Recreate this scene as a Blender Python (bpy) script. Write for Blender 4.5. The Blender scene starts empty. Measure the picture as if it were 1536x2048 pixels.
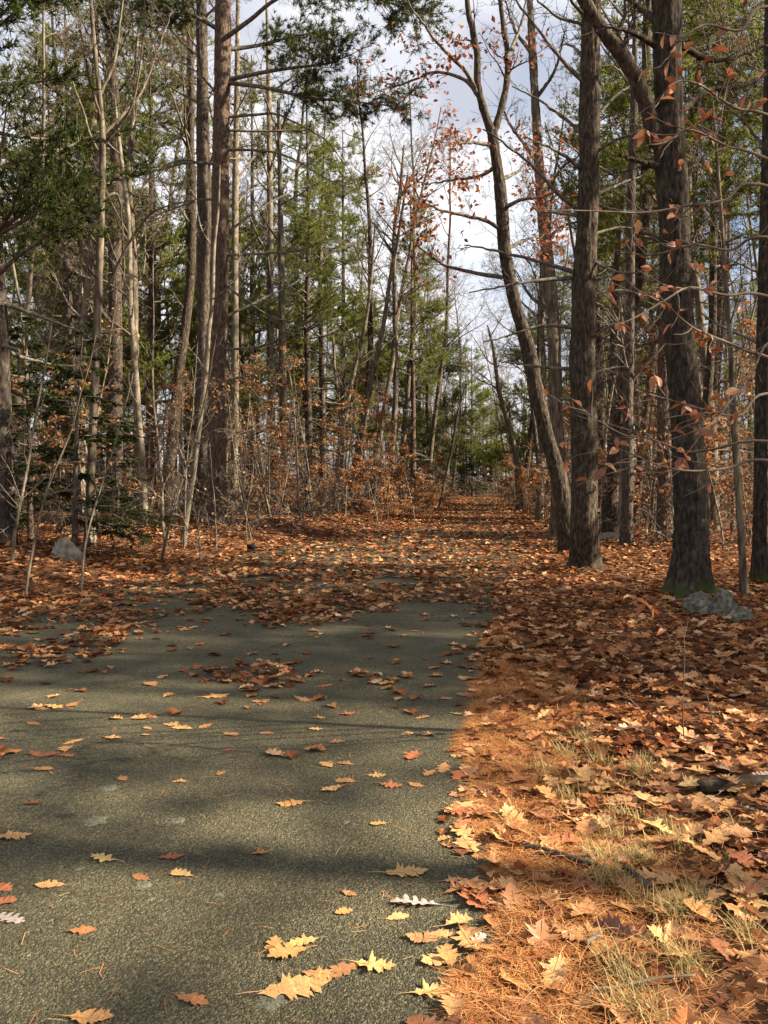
import bpy, math, random
import numpy as np
from mathutils import Vector

# ------------------------------------------------------------------ camera, world, sun, exposure
sc = bpy.context.scene
COL = sc.collection
FPX, HOR, CAMH = 1658.0, 968.0, 1.5            # focal length in photo pixels, horizon row, eye height
PITCH = -math.atan((1024 - HOR) / FPX)
cam_d = bpy.data.cameras.new('camera')
cam_d.sensor_fit = 'VERTICAL'
cam_d.sensor_height = 24.0
cam_d.lens = 24.0 * FPX / 2048.0
cam_d.clip_start, cam_d.clip_end = 0.05, 2000
cam = bpy.data.objects.new('camera', cam_d)
COL.objects.link(cam)
cam.location = (0, 0, CAMH)
cam.rotation_euler = (math.radians(90) + PITCH, 0, 0)
sc.camera = cam

SUN_AZ, SUN_EL = math.radians(98), math.radians(31)    # azimuth clockwise from the view direction
wd = bpy.data.worlds.new('World')
sc.world = wd
wd.use_nodes = True
nt = wd.node_tree
nt.nodes.clear()
N = nt.nodes.new
out = N('ShaderNodeOutputWorld'); bg = N('ShaderNodeBackground'); sky = N('ShaderNodeTexSky')
sky.sky_type = 'NISHITA'; sky.sun_disc = False
sky.sun_elevation = SUN_EL; sky.sun_rotation = SUN_AZ
sky.air_density = 1.0; sky.dust_density = 1.0; sky.ozone_density = 1.5
tc = N('ShaderNodeTexCoord'); mp = N('ShaderNodeMapping'); mp.inputs['Scale'].default_value = (1.0, 1.0, 2.0)
mp.inputs['Location'].default_value = (0.35, 0.2, 0.1)
nz = N('ShaderNodeTexNoise'); nz.inputs['Scale'].default_value = 1.9; nz.inputs['Detail'].default_value = 8
nz.inputs['Roughness'].default_value = 0.55
rp = N('ShaderNodeValToRGB')
rp.color_ramp.elements[0].position = 0.32; rp.color_ramp.elements[1].position = 0.52
nz2 = N('ShaderNodeTexNoise'); nz2.inputs['Scale'].default_value = 4.0; nz2.inputs['Detail'].default_value = 6
rp2 = N('ShaderNodeValToRGB')                                     # cloud colour: grey bellies to white tops
rp2.color_ramp.elements[0].position = 0.35; rp2.color_ramp.elements[0].color = (3.2, 3.35, 3.9, 1)
rp2.color_ramp.elements[1].position = 0.65; rp2.color_ramp.elements[1].color = (6.3, 6.3, 6.5, 1)
mx = N('ShaderNodeMixRGB')
L = nt.links.new
L(tc.outputs['Generated'], mp.inputs['Vector']); L(mp.outputs[0], nz.inputs['Vector']); L(mp.outputs[0], nz2.inputs['Vector'])
L(nz.outputs['Fac'], rp.inputs['Fac']); L(nz2.outputs['Fac'], rp2.inputs['Fac'])
L(rp.outputs['Color'], mx.inputs['Fac']); L(sky.outputs[0], mx.inputs['Color1']); L(rp2.outputs['Color'], mx.inputs['Color2'])
L(mx.outputs[0], bg.inputs['Color']); bg.inputs['Strength'].default_value = 0.05
L(bg.outputs[0], out.inputs['Surface'])

sun_d = bpy.data.lights.new('sun', 'SUN')
sun_d.energy = 5.0; sun_d.angle = math.radians(0.53); sun_d.color = (1.0, 0.88, 0.7)
sun = bpy.data.objects.new('sun', sun_d)
COL.objects.link(sun)
TO_SUN = Vector((math.sin(SUN_AZ) * math.cos(SUN_EL), math.cos(SUN_AZ) * math.cos(SUN_EL), math.sin(SUN_EL)))
sun.rotation_euler = TO_SUN.to_track_quat('Z', 'Y').to_euler()
sun.location = (20, -5, 30)

vs = sc.view_settings
vs.view_transform = 'Standard'; vs.look = 'None'; vs.gamma = 1.0; vs.use_curve_mapping = False
vs.exposure = 2.0
sc.cycles.max_bounces = 5; sc.cycles.diffuse_bounces = 3; sc.cycles.glossy_bounces = 1
sc.cycles.transmission_bounces = 2; sc.cycles.transparent_max_bounces = 4
sc.cycles.sample_clamp_indirect = 4.0
sc.cycles.use_denoising = True

# ------------------------------------------------------------------ helpers
rng = np.random.default_rng(11)
_tab = np.random.default_rng(5).random(65536)


def vnoise(x, y, z=0.0, seed=0):
    x, y, z = np.broadcast_arrays(np.asarray(x, float), np.asarray(y, float), np.asarray(z, float))
    xi, yi, zi = np.floor(x).astype(np.int64), np.floor(y).astype(np.int64), np.floor(z).astype(np.int64)
    fx, fy, fz = x - xi, y - yi, z - zi
    fx, fy, fz = (f * f * (3 - 2 * f) for f in (fx, fy, fz))

    def h(a, b, c):
        return _tab[((a * 73856093) ^ (b * 19349663) ^ (c * 83492791) ^ (seed * 7919)) & 65535]
    r = 0
    for i in (0, 1):
        for j in (0, 1):
            for k in (0, 1):
                r = r + h(xi + i, yi + j, zi + k) * (fx if i else 1 - fx) * (fy if j else 1 - fy) * (fz if k else 1 - fz)
    return r


def fbm(x, y, z=0.0, seed=0, o=3):
    return sum(vnoise(x * 2 ** i, y * 2 ** i, z * 2 ** i, seed + i) / 2 ** i for i in range(o)) / sum(.5 ** i for i in range(o))


def sstep(a, b, x):
    t = np.clip((x - a) / (b - a), 0, 1)
    return t * t * (3 - 2 * t)


def at(px, py, Y):
    """photo pixel + depth -> world point"""
    u, v = (px - 768) / FPX, (1024 - py) / FPX
    c, s = math.cos(PITCH), math.sin(PITCH)
    d = np.array([u, c - v * s, s + v * c])
    d = d * (Y / d[1])
    return np.array([d[0], d[1], d[2] + CAMH])


def gpt(px, py, z=0.0):
    d = at(px, py, 1.0) - np.array([0, 0, CAMH])
    k = (z - CAMH) / d[2]
    return np.array([d[0] * k, d[1] * k, z])


def proj(p):
    p = np.asarray(p, float)
    c, s = math.cos(PITCH), math.sin(PITCH)
    y, z = p[..., 1], p[..., 2] - CAMH
    f = y * c + z * s
    v = -y * s + z * c
    return 768 + FPX * p[..., 0] / f, 1024 - FPX * v / f, f


class MB:
    def __init__(self):
        self.v, self.f, self.n = [], [], 0

    def add(self, v, f):
        v = np.asarray(v, np.float32)
        f = np.asarray(f, np.int64)
        if f.shape[1] == 3:
            f = np.concatenate([f, -np.ones((len(f), 1), np.int64) - self.n], 1)
        self.v.append(v); self.f.append(f + self.n); self.n += len(v)

    def tube(self, pts, rad, sides, cap=True):
        pts = np.asarray(pts, float)
        rad = np.broadcast_to(np.asarray(rad, float), (len(pts),))
        t = np.gradient(pts, axis=0)
        t /= np.linalg.norm(t, axis=1, keepdims=True) + 1e-9
        m = t.mean(0)
        ref = np.array([0, 0, 1.0]) if abs(m[2]) < 0.75 * np.linalg.norm(m) else np.array([1.0, 0.15, 0])
        a = np.cross(t, ref); a /= np.linalg.norm(a, axis=1, keepdims=True) + 1e-9
        b = np.cross(t, a)
        th = np.arange(sides) * 2 * np.pi / sides
        v = pts[:, None] + rad[:, None, None] * (np.cos(th)[None, :, None] * a[:, None] + np.sin(th)[None, :, None] * b[:, None])
        self.grid(v, closed=True)

    def grid(self, v, closed=False):
        n, s = v.shape[:2]
        i = np.arange(n - 1)[:, None] * s
        j = np.arange(s if closed else s - 1)[None]
        j2 = (j + 1) % s
        f = np.stack([i + j, i + j2, i + s + j2, i + s + j], -1).reshape(-1, 4)
        self.add(v.reshape(-1, 3), f)

    def mesh(self, name, mat, smooth=True, off=(0, 0, 0)):
        me = bpy.data.meshes.new(name)
        v = (np.concatenate(self.v) - np.asarray(off, np.float32)).astype(np.float32)
        f = np.concatenate(self.f)
        me.vertices.add(len(v)); me.vertices.foreach_set('co', v.ravel())
        tri = f[:, 3] < 0
        cnt = np.where(tri, 3, 4)
        flat = f.ravel()[np.stack([np.ones_like(tri)] * 3 + [~tri], 1).ravel()]
        st = np.concatenate([[0], np.cumsum(cnt)[:-1]])
        me.loops.add(len(flat)); me.loops.foreach_set('vertex_index', flat.astype(np.int32))
        me.polygons.add(len(f)); me.polygons.foreach_set('loop_start', st.astype(np.int32))
        me.polygons.foreach_set('loop_total', cnt.astype(np.int32))
        me.polygons.foreach_set('use_smooth', np.full(len(f), smooth))
        me.materials.append(mat)
        me.update(calc_edges=True); me.validate()
        return me


def obj(name, me, parent=None, loc=(0, 0, 0), rot=(0, 0, 0), scale=1.0):
    o = bpy.data.objects.new(name, me)
    COL.objects.link(o)
    o.location = loc; o.rotation_euler = rot
    o.scale = (scale,) * 3 if np.isscalar(scale) else scale
    if parent is not None:
        o.parent = parent
    return o


def tag(o, label, cat, group=None):
    o['label'] = label; o['category'] = cat
    if group:
        o['group'] = group
    return o


def thing(name, label, cat, loc=(0, 0, 0), rotz=0.0, scale=1.0, group=None):
    return tag(obj(name, None, None, loc, (0, 0, rotz), scale), label, cat, group)


def kind(o, k):
    o['kind'] = k
    return o


def spline(pts, n):
    """smooth path through control points (Catmull-Rom), n samples"""
    p = np.asarray(pts, float)
    p = np.vstack([2 * p[0] - p[1], p, 2 * p[-1] - p[-2]])
    k = len(p) - 3
    t = np.linspace(0, k - 1e-6, n)
    i = t.astype(int); u = (t - i)[:, None]
    a, b, c, d = p[i], p[i + 1], p[i + 2], p[i + 3]
    return .5 * (2 * b + (c - a) * u + (2 * a - 5 * b + 4 * c - d) * u ** 2 + (3 * b - a - 3 * c + d) * u ** 3)


# ------------------------------------------------------------------ materials
def newmat(name):
    m = bpy.data.materials.new(name); m.use_nodes = True
    t = m.node_tree; t.nodes.clear()
    return m, t, t.nodes.new, t.links.new


def ramp(n, stops):
    r = n('ShaderNodeValToRGB')
    e = r.color_ramp.elements
    while len(e) < len(stops):
        e.new(0.5)
    for x, (p, c) in zip(e, stops):
        x.position = p; x.color = (*c, 1)
    return r


def bark(name, dark, mid, light, sx=22, sz=3.5, bump=0.6, lichen=0.0, moss=None):
    m, t, n, l = newmat(name)
    o = n('ShaderNodeOutputMaterial'); b = n('ShaderNodeBsdfPrincipled'); b.inputs['Roughness'].default_value = 0.95
    b.inputs['Specular IOR Level'].default_value = 0.15
    c = n('ShaderNodeTexCoord'); mp = n('ShaderNodeMapping'); mp.inputs['Scale'].default_value = (sx, sx, sz)
    nz = n('ShaderNodeTexNoise'); nz.inputs['Scale'].default_value = 1; nz.inputs['Detail'].default_value = 5
    l(c.outputs['Object'], mp.inputs[0]); l(mp.outputs[0], nz.inputs['Vector'])
    r = ramp(n, [(0.3, dark), (0.52, mid), (0.72, light)])
    l(nz.outputs['Fac'], r.inputs['Fac'])
    col = r.outputs['Color']
    if lichen:
        z2 = n('ShaderNodeTexNoise'); z2.inputs['Scale'].default_value = 11; z2.inputs['Detail'].default_value = 9; z2.inputs['Roughness'].default_value = .7
        l(c.outputs['Object'], z2.inputs['Vector'])
        r2 = ramp(n, [(0.58, (0, 0, 0)), (0.74, (lichen * .6,) * 3)])
        l(z2.outputs['Fac'], r2.inputs['Fac'])
        mx = n('ShaderNodeMixRGB'); mx.inputs['Color2'].default_value = (0.2, 0.205, 0.16, 1)
        l(r2.outputs['Color'], mx.inputs['Fac']); l(col, mx.inputs['Color1']); col = mx.outputs[0]
    if moss:
        sp = n('ShaderNodeSeparateXYZ'); l(c.outputs['Object'], sp.inputs[0])
        z3 = n('ShaderNodeTexNoise'); z3.inputs['Scale'].default_value = 5; l(c.outputs['Object'], z3.inputs['Vector'])
        ad = n('ShaderNodeMath'); ad.operation = 'MULTIPLY_ADD'; ad.inputs[1].default_value = 1.6
        l(z3.outputs['Fac'], ad.inputs[0])
        ng = n('ShaderNodeMath'); ng.operation = 'MULTIPLY'; ng.inputs[1].default_value = -1 / moss
        l(sp.outputs['Z'], ng.inputs[0]); l(ng.outputs[0], ad.inputs[2])
        r3 = ramp(n, [(0.2, (0, 0, 0)), (0.6, (.8, .8, .8))]); l(ad.outputs[0], r3.inputs['Fac'])
        mx = n('ShaderNodeMixRGB'); mx.inputs['Color2'].default_value = (0.045, 0.06, 0.014, 1)
        l(r3.outputs['Color'], mx.inputs['Fac']); l(col, mx.inputs['Color1']); col = mx.outputs[0]
    l(col, b.inputs['Base Color'])
    bp = n('ShaderNodeBump'); bp.inputs['Strength'].default_value = bump; bp.inputs['Distance'].default_value = 0.03
    l(nz.outputs['Fac'], bp.inputs['Height']); l(bp.outputs[0], b.inputs['Normal'])
    l(b.outputs[0], o.inputs[0])
    return m


def foliage(name, stops, trans=0.35, rough=None, spot=0.0, objrand=True):
    """leaf material: colour varies from leaf to leaf (mesh island + object random); some light shines through"""
    m, t, n, l = newmat(name)
    o = n('ShaderNodeOutputMaterial')
    g = n('ShaderNodeNewGeometry'); oi = n('ShaderNodeObjectInfo')
    ad = n('ShaderNodeMath'); ad.operation = 'ADD'
    l(g.outputs['Random Per Island'], ad.inputs[0])
    if objrand:
        l(oi.outputs['Random'], ad.inputs[1])
    else:
        ad.inputs[1].default_value = 0
    fr = n('ShaderNodeMath'); fr.operation = 'FRACT'; l(ad.outputs[0], fr.inputs[0])
    r = ramp(n, stops); l(fr.outputs[0], r.inputs['Fac'])
    col = r.outputs['Color']
    if spot:
        c = n('ShaderNodeTexCoord'); z = n('ShaderNodeTexNoise'); z.inputs['Scale'].default_value = spot; z.inputs['Detail'].default_value = 4
        l(c.outputs['Object'], z.inputs['Vector'])
        rr = ramp(n, [(0.3, (.62, .55, .5)), (0.6, (1.1, 1.08, 1.05))]); l(z.outputs['Fac'], rr.inputs['Fac'])
        mu = n('ShaderNodeMixRGB'); mu.blend_type = 'MULTIPLY'; mu.inputs['Fac'].default_value = 1
        l(col, mu.inputs['Color1']); l(rr.outputs['Color'], mu.inputs['Color2']); col = mu.outputs[0]
    d = n('ShaderNodeBsdfDiffuse'); l(col, d.inputs['Color'])
    tr = n('ShaderNodeBsdfTranslucent'); l(col, tr.inputs['Color'])
    mx = n('ShaderNodeMixShader'); mx.inputs['Fac'].default_value = trans
    l(d.outputs[0], mx.inputs[1]); l(tr.outputs[0], mx.inputs[2])
    sh = mx.outputs[0]
    if rough:
        gl = n('ShaderNodeBsdfGlossy'); gl.inputs['Roughness'].default_value = rough
        gl.inputs['Color'].default_value = (.9, .9, .9, 1)
        m2 = n('ShaderNodeMixShader'); m2.inputs['Fac'].default_value = .045; l(sh, m2.inputs[1]); l(gl.outputs[0], m2.inputs[2])
        sh = m2.outputs[0]
    l(sh, o.inputs[0])
    return m


def ground_mat(name, stops, scale, bump=0.5, scale2=None, dist=0.03):
    m, t, n, l = newmat(name)
    o = n('ShaderNodeOutputMaterial'); b = n('ShaderNodeBsdfPrincipled'); b.inputs['Roughness'].default_value = 1
    b.inputs['Specular IOR Level'].default_value = 0.1
    c = n('ShaderNodeTexCoord')
    v = n('ShaderNodeTexVoronoi'); v.inputs['Scale'].default_value = scale; v.inputs['Randomness'].default_value = 1
    z = n('ShaderNodeTexNoise'); z.inputs['Scale'].default_value = scale2 or scale * .3; z.inputs['Detail'].default_value = 6
    l(c.outputs['Object'], v.inputs['Vector']); l(c.outputs['Object'], z.inputs['Vector'])
    mx = n('ShaderNodeMixRGB'); mx.inputs['Fac'].default_value = .5
    l(v.outputs['Color'], mx.inputs['Color1']); l(z.outputs['Fac'], mx.inputs['Color2'])
    bw = n('ShaderNodeRGBToBW'); l(mx.outputs[0], bw.inputs[0])
    r = ramp(n, stops); l(bw.outputs[0], r.inputs['Fac'])
    l(r.outputs['Color'], b.inputs['Base Color'])
    bp = n('ShaderNodeBump'); bp.inputs['Strength'].default_value = bump; bp.inputs['Distance'].default_value = dist
    l(bw.outputs[0], bp.inputs['Height']); l(bp.outputs[0], b.inputs['Normal'])
    l(b.outputs[0], o.inputs[0])
    return m


M = {}
M['pine_bark'] = bark('pine_bark', (.022, .017, .013), (.065, .05, .037), (.125, .1, .076), 24, 8, 1.0, lichen=.5)
M['red_bark'] = bark('red_bark', (.03, .02, .014), (.09, .062, .045), (.16, .118, .088), 24, 8, 1.0)
M['oak_bark'] = bark('oak_bark', (.014, .0105, .007), (.05, .037, .025), (.105, .082, .058), 24, 8, 1.0, lichen=.6, moss=None)
M['oak_moss'] = bark('oak_bark_mossy', (.011, .0085, .006), (.037, .028, .0195), (.08, .063, .045), 24, 8, 1.0, lichen=.8, moss=.42)
M['grey_bark'] = bark('grey_bark', (.035, .027, .019), (.11, .087, .06), (.2, .165, .12), 14, 3, .5, lichen=.6)
M['pale_bark'] = bark('pale_bark', (.07, .056, .04), (.15, .124, .088), (.25, .214, .158), 9, 5, .3)
M['twig'] = bark('twig_bark', (.05, .038, .028), (.115, .09, .066), (.2, .165, .125), 8, 8, .2)
M['dead_twig'] = bark('dead_twig_bark', (.05, .042, .034), (.11, .095, .075), (.22, .2, .16), 12, 12, .2, lichen=.5)
M['pine_green'] = foliage('pine_needles', [(0, (.06, .075, .02)), (.4, (.13, .15, .032)), (.8, (.21, .225, .05)), (1, (.3, .27, .08))], .5)
M['dark_green'] = foliage('hemlock_needles', [(0, (.024, .034, .012)), (.6, (.058, .074, .022)), (1, (.12, .13, .04))], .35)
M['copper'] = foliage('beech_leaf', [(0, (.14, .06, .025)), (.4, (.26, .12, .05)), (.8, (.4, .21, .1)), (1, (.5, .33, .19))], .4)
M['beech_near'] = foliage('beech_leaf_glossy', [(0, (.2, .06, .022)), (.5, (.33, .11, .04)), (1, (.42, .2, .085))], .35, rough=.55, spot=30)
M['red_oak_leaf'] = foliage('red_oak_leaf', [(0, (.12, .035, .02)), (.6, (.24, .075, .035)), (1, (.36, .16, .065))], .4)
M['litter'] = foliage('leaf_litter', [(0, (.07, .026, .012)), (.22, (.17, .062, .028)), (.55, (.3, .13, .056)), (.85, (.44, .235, .11)), (1, (.52, .34, .2))], .12, spot=9, objrand=False)
M['leaf_tan'] = foliage('oak_leaf_tan', [(0, (.43, .22, .075)), (.5, (.5, .27, .1)), (1, (.54, .32, .13))], .12, rough=.5, spot=25)
M['leaf_brown'] = foliage('oak_leaf_brown', [(0, (.3, .13, .05)), (.5, (.38, .19, .08)), (1, (.44, .24, .1))], .12, rough=.5, spot=25)
M['leaf_dark'] = foliage('oak_leaf_dark', [(0, (.15, .055, .025)), (1, (.26, .1, .04))], .12, rough=.5, spot=25)
M['leaf_yellow'] = foliage('oak_leaf_yellow', [(0, (.56, .35, .12)), (1, (.6, .4, .17))], .15, rough=.5, spot=25)
M['leaf_red'] = foliage('oak_leaf_red', [(0, (.33, .11, .045)), (1, (.4, .15, .065))], .12, rough=.5, spot=25)
M['leaf_grey'] = foliage('oak_leaf_grey', [(0, (.36, .3, .26)), (1, (.42, .36, .32))], .1, rough=.5, spot=25)
M['needle'] = foliage('fallen_needles', [(0, (.22, .08, .03)), (.5, (.4, .16, .055)), (.85, (.5, .24, .09)), (1, (.55, .38, .18))], .1, objrand=False)
M['grass'] = foliage('grass_blades', [(0, (.15, .14, .045)), (.3, (.34, .27, .11)), (1, (.55, .41, .2))], .3)
M['soil'] = ground_mat('woodland_soil', [(.15, (.025, .012, .007)), (.4, (.075, .034, .017)), (.6, (.14, .065, .03)), (.8, (.25, .13, .06))], 14, .8, 3)
M['rock'] = bark('grey_rock', (.035, .031, .022), (.11, .1, .074), (.22, .205, .16), 16, 16, 1.0, lichen=.5)
M['pale_rock'] = bark('pale_rock', (.09, .078, .055), (.2, .178, .13), (.3, .27, .205), 9, 9, .8)
M['black'] = ground_mat('black_plastic', [(.2, (.008, .008, .008)), (.8, (.02, .02, .02))], 30, .2)
M['log'] = bark('weathered_log', (.025, .017, .011), (.075, .053, .036), (.15, .115, .082), 6, 40, .7, lichen=.9)
M['lichen'] = ground_mat('pale_lichen', [(.25, (.05, .047, .03)), (.5, (.1, .1, .068)), (.8, (.2, .205, .155))], 160, .8, 60, .004)


def asphalt_mat():
    m, t, n, l = newmat('worn_asphalt')
    o = n('ShaderNodeOutputMaterial'); b = n('ShaderNodeBsdfPrincipled'); b.inputs['Roughness'].default_value = .85
    b.inputs['Specular IOR Level'].default_value = .3
    c = n('ShaderNodeTexCoord')
    v = n('ShaderNodeTexVoronoi'); v.inputs['Scale'].default_value = 165
    v2 = n('ShaderNodeTexVoronoi'); v2.inputs['Scale'].default_value = 70
    z = n('ShaderNodeTexNoise'); z.inputs['Scale'].default_value = 2.2; z.inputs['Detail'].default_value = 7; z.inputs['Roughness'].default_value = .65
    z2 = n('ShaderNodeTexNoise'); z2.inputs['Scale'].default_value = 14; z2.inputs['Detail'].default_value = 6
    for q in (v, v2, z, z2):
        l(c.outputs['Object'], q.inputs['Vector'])
    bw = n('ShaderNodeRGBToBW'); l(v.outputs['Color'], bw.inputs[0])
    r = ramp(n, [(.15, (.03, .0255, .0135)), (.45, (.057, .049, .026)), (.68, (.088, .076, .041)), (.92, (.18, .158, .093))])
    l(bw.outputs[0], r.inputs['Fac'])
    rz = ramp(n, [(.3, (.62, .64, .62)), (.7, (1.25, 1.22, 1.12))]); l(z.outputs['Fac'], rz.inputs['Fac'])
    mu = n('ShaderNodeMixRGB'); mu.blend_type = 'MULTIPLY'; mu.inputs['Fac'].default_value = 1
    l(r.outputs['Color'], mu.inputs['Color1']); l(rz.outputs['Color'], mu.inputs['Color2'])
    rl = ramp(n, [(.68, (0, 0, 0)), (.76, (.35, .35, .35))]); l(z2.outputs['Fac'], rl.inputs['Fac'])
    ml = n('ShaderNodeMixRGB'); ml.inputs['Color2'].default_value = (.22, .225, .165, 1)
    l(rl.outputs['Color'], ml.inputs['Fac']); l(mu.outputs[0], ml.inputs['Color1'])
    l(ml.outputs[0], b.inputs['Base Color'])
    ad = n('ShaderNodeMath'); ad.operation = 'ADD'; l(v.outputs['Distance'], ad.inputs[0]); l(v2.outputs['Distance'], ad.inputs[1])
    bp = n('ShaderNodeBump'); bp.inputs['Strength'].default_value = .9; bp.inputs['Distance'].default_value = .006; bp.invert = True
    l(ad.outputs[0], bp.inputs['Height']); l(bp.outputs[0], b.inputs['Normal'])
    l(b.outputs[0], o.inputs[0])
    return m


M['asphalt'] = asphalt_mat()

# ------------------------------------------------------------------ ground
XR_Y = [-5, 2.3, 3.2, 4.5, 5.8, 8.8, 12, 16, 27, 77, 95, 130]
XR_X = [.2, .26, .46, .5, .66, 1.05, 1.7, 2.6, 4.5, 10.8, 12.6, 13.5]
XL_Y = [-5, 8, 8.8, 12, 15, 22, 25.5, 28, 77, 95, 130]
XL_X = [-6.5, -4.7, -4.25, -4.0, -3.3, -2.2, -.4, 1.0, 7.3, 9.0, 9.6]


def xr(y): return np.interp(y, XR_Y, XR_X)


def xl(y): return np.interp(y, XL_Y, XL_X)


def gh(x, y):
    """ground height"""
    x, y = np.asarray(x, float), np.asarray(y, float)
    lft, rgt = xl(y) - x, x - xr(y)
    bank = .34 * sstep(.1, 3.2, lft) + .012 * np.clip(lft - 3, 0, 60)
    rgtb = -.05 * sstep(2.5, 7, rgt) + .006 * np.clip(rgt - 6, 0, 60)
    rough = (fbm(x * .6, y * .6, 0, 3) - .5) * .22 * np.maximum(sstep(.2, 3, lft), sstep(1.2, 5, rgt))
    fine = (fbm(x * 2.5, y * 2.5, 0, 9) - .5) * .05 * np.maximum(sstep(0, .6, lft), sstep(0.05, .6, rgt))
    far = 2.2 * sstep(84, 190, y)
    inside = np.minimum(sstep(-.12, .0, -lft), sstep(-.12, .0, -rgt))
    return far + bank + rgtb + rough + fine - .03 * np.where((lft < 0) & (rgt < 0), 1, 0)


def graded(lo, hi, near0, near1, fine, grow):
    a = list(np.arange(near0, near1, fine))
    s, x = fine, near1
    while x < hi:
        a.append(x); s *= grow; x += s
    a.append(hi)
    s, x = fine, near0
    while x > lo:
        s *= grow; x -= s; a.insert(0, x)
    return np.array(a)


gx, gy = graded(-500, 500, -8, 9, .17, 1.1), graded(-80, 900, 1, 24, .22, 1.08)
X, Y = np.meshgrid(gx, gy)
mb = MB(); mb.grid(np.stack([X, Y, gh(X, Y)], -1))
ground = kind(obj('ground', mb.mesh('ground', M['soil'])), 'structure')

ys = np.concatenate([np.arange(-3, 12, .12), np.arange(12, 96, .7)])
cols = np.linspace(0, 1, 40)
wob = (fbm(ys * 1.7, 0.5, 0, 21) - .5) * .14 + (fbm(ys * 8, .5, 0, 22) - .5) * .07 + .03
wob2 = (fbm(ys * .9, 4.5, 0, 23) - .5) * .5
XA = (xl(ys) + wob2)[:, None] * (1 - cols) + (xr(ys) + wob)[:, None] * cols
YA = np.repeat(ys[:, None], 40, 1)
ZA = .008 + 2.2 * sstep(84, 190, YA) + (fbm(XA * .8, YA * .8, 0, 31) - .5) * .012
mb = MB(); mb.grid(np.stack([XA, YA, ZA], -1))
kind(obj('asphalt_path', mb.mesh('asphalt_path', M['asphalt'])), 'structure')


def edge_x(y): return xr(y) + np.interp(y, ys, wob)


# ------------------------------------------------------------------ plant growing
def wander(p, d, L, n, w, up, r, g=0.0):
    pts = [np.array(p, float)]; d = np.array(d, float); d /= np.linalg.norm(d)
    for _ in range(n):
        d = d + r.normal(0, w, 3) + np.array([0, 0, up])
        d /= np.linalg.norm(d)
        pts.append(pts[-1] + d * L / n)
    return np.array(pts)


def side_dir(t, ang, r, flat=None):
    t = t / (np.linalg.norm(t) + 1e-9)
    q = r.normal(0, 1, 3)
    if flat is not None:
        q[2] *= flat
    q -= t * q.dot(t); q /= np.linalg.norm(q) + 1e-9
    return t * math.cos(ang) + q * math.sin(ang)


def grow(mb, p, d, L, R, lvl, mx, r, up=.06, w=.12, kids=(6, 5, 4, 3), ang=(35, 65), flat=None, tips=None, rmin=.004, t0=.2):
    n = max(3, min(7, int(L / .4) + 2)) if lvl < mx else 2
    pts = wander(p, d, L, n, w, up, r)
    t = np.linspace(0, 1, n + 1)
    rad = np.maximum(R * (1 - .85 * t), rmin)
    mb.tube(pts, rad, 6 if lvl <= 0 else (5 if lvl == 1 else 3))
    if tips is not None and lvl >= mx - 1:
        tips.append((pts[-1], pts[-1] - pts[-2])); tips.append((pts[len(pts) // 2], pts[-1] - pts[-2]))
    if lvl < mx:
        k = kids[min(lvl, len(kids) - 1)]
        for a in r.uniform(t0, 1, k):
            i = min(int(a * n), n - 1)
            q = pts[i] + (pts[i + 1] - pts[i]) * (a * n - i)
            dd = side_dir(pts[i + 1] - pts[i], math.radians(r.uniform(*ang)), r, flat)
            grow(mb, q, dd, L * r.uniform(.32, .6) * (1.1 - .5 * a), max(rad[i] * .55, rmin), lvl + 1, mx, r, up, w * 1.15, kids, ang, flat, tips, rmin, t0)


def leaf_cards(mb, P, r, size, D=None, shape='ellipse', droop=.3):
    """many small pointed leaves: 4 triangles each, folded along the midrib"""
    n = len(P)
    az = r.uniform(0, 2 * np.pi, n); el = r.normal(-droop, .45, n)
    d = np.stack([np.cos(az) * np.cos(el), np.sin(az) * np.cos(el), np.sin(el)], 1)
    if D is not None:
        d = d + D; d /= np.linalg.norm(d, axis=1, keepdims=True)
    s = np.cross(d, r.normal(0, .45, (n, 3)) + np.array([0, 0, 1.0])); s /= np.linalg.norm(s, axis=1, keepdims=True) + 1e-9
    u = np.cross(s, d)
    L = (size * r.uniform(.65, 1.2, n))[:, None]
    w = L * .27
    v = np.stack([P, P + d * L * .5 + s * w + u * w * .35, P + d * L * .5, P + d * L * .5 - s * w + u * w * .35, P + d * L - u * L * .1], 1)
    base = (np.arange(n) * 5)[:, None, None]
    f = np.array([[0, 2, 1], [0, 3, 2], [1, 2, 4], [2, 3, 4]])[None] + base
    mb.add(v.reshape(-1, 3), f.reshape(-1, 3))


def tufts(mb, P, D, r, size, k=12, wid=.0045):
    """pine needle brushes"""
    n = len(P)
    D = D / (np.linalg.norm(D, axis=1, keepdims=True) + 1e-9)
    nd = D[:, None] * .75 + r.normal(0, .62, (n, k, 3)) + np.array([0, 0, .12])
    nd /= np.linalg.norm(nd, axis=2, keepdims=True)
    L = size * r.uniform(.7, 1.15, (n, k, 1))
    s = np.cross(nd, r.normal(0, 1, (n, k, 3))); s /= np.linalg.norm(s, axis=2, keepdims=True) + 1e-9
    p = P[:, None] + D[:, None] * r.uniform(-.05, .05, (n, k, 1))
    v = np.stack([p - s * wid, p + s * wid, p + nd * L], 2).reshape(-1, 3)
    mb.add(v, np.arange(len(v)).reshape(-1, 3))


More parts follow.
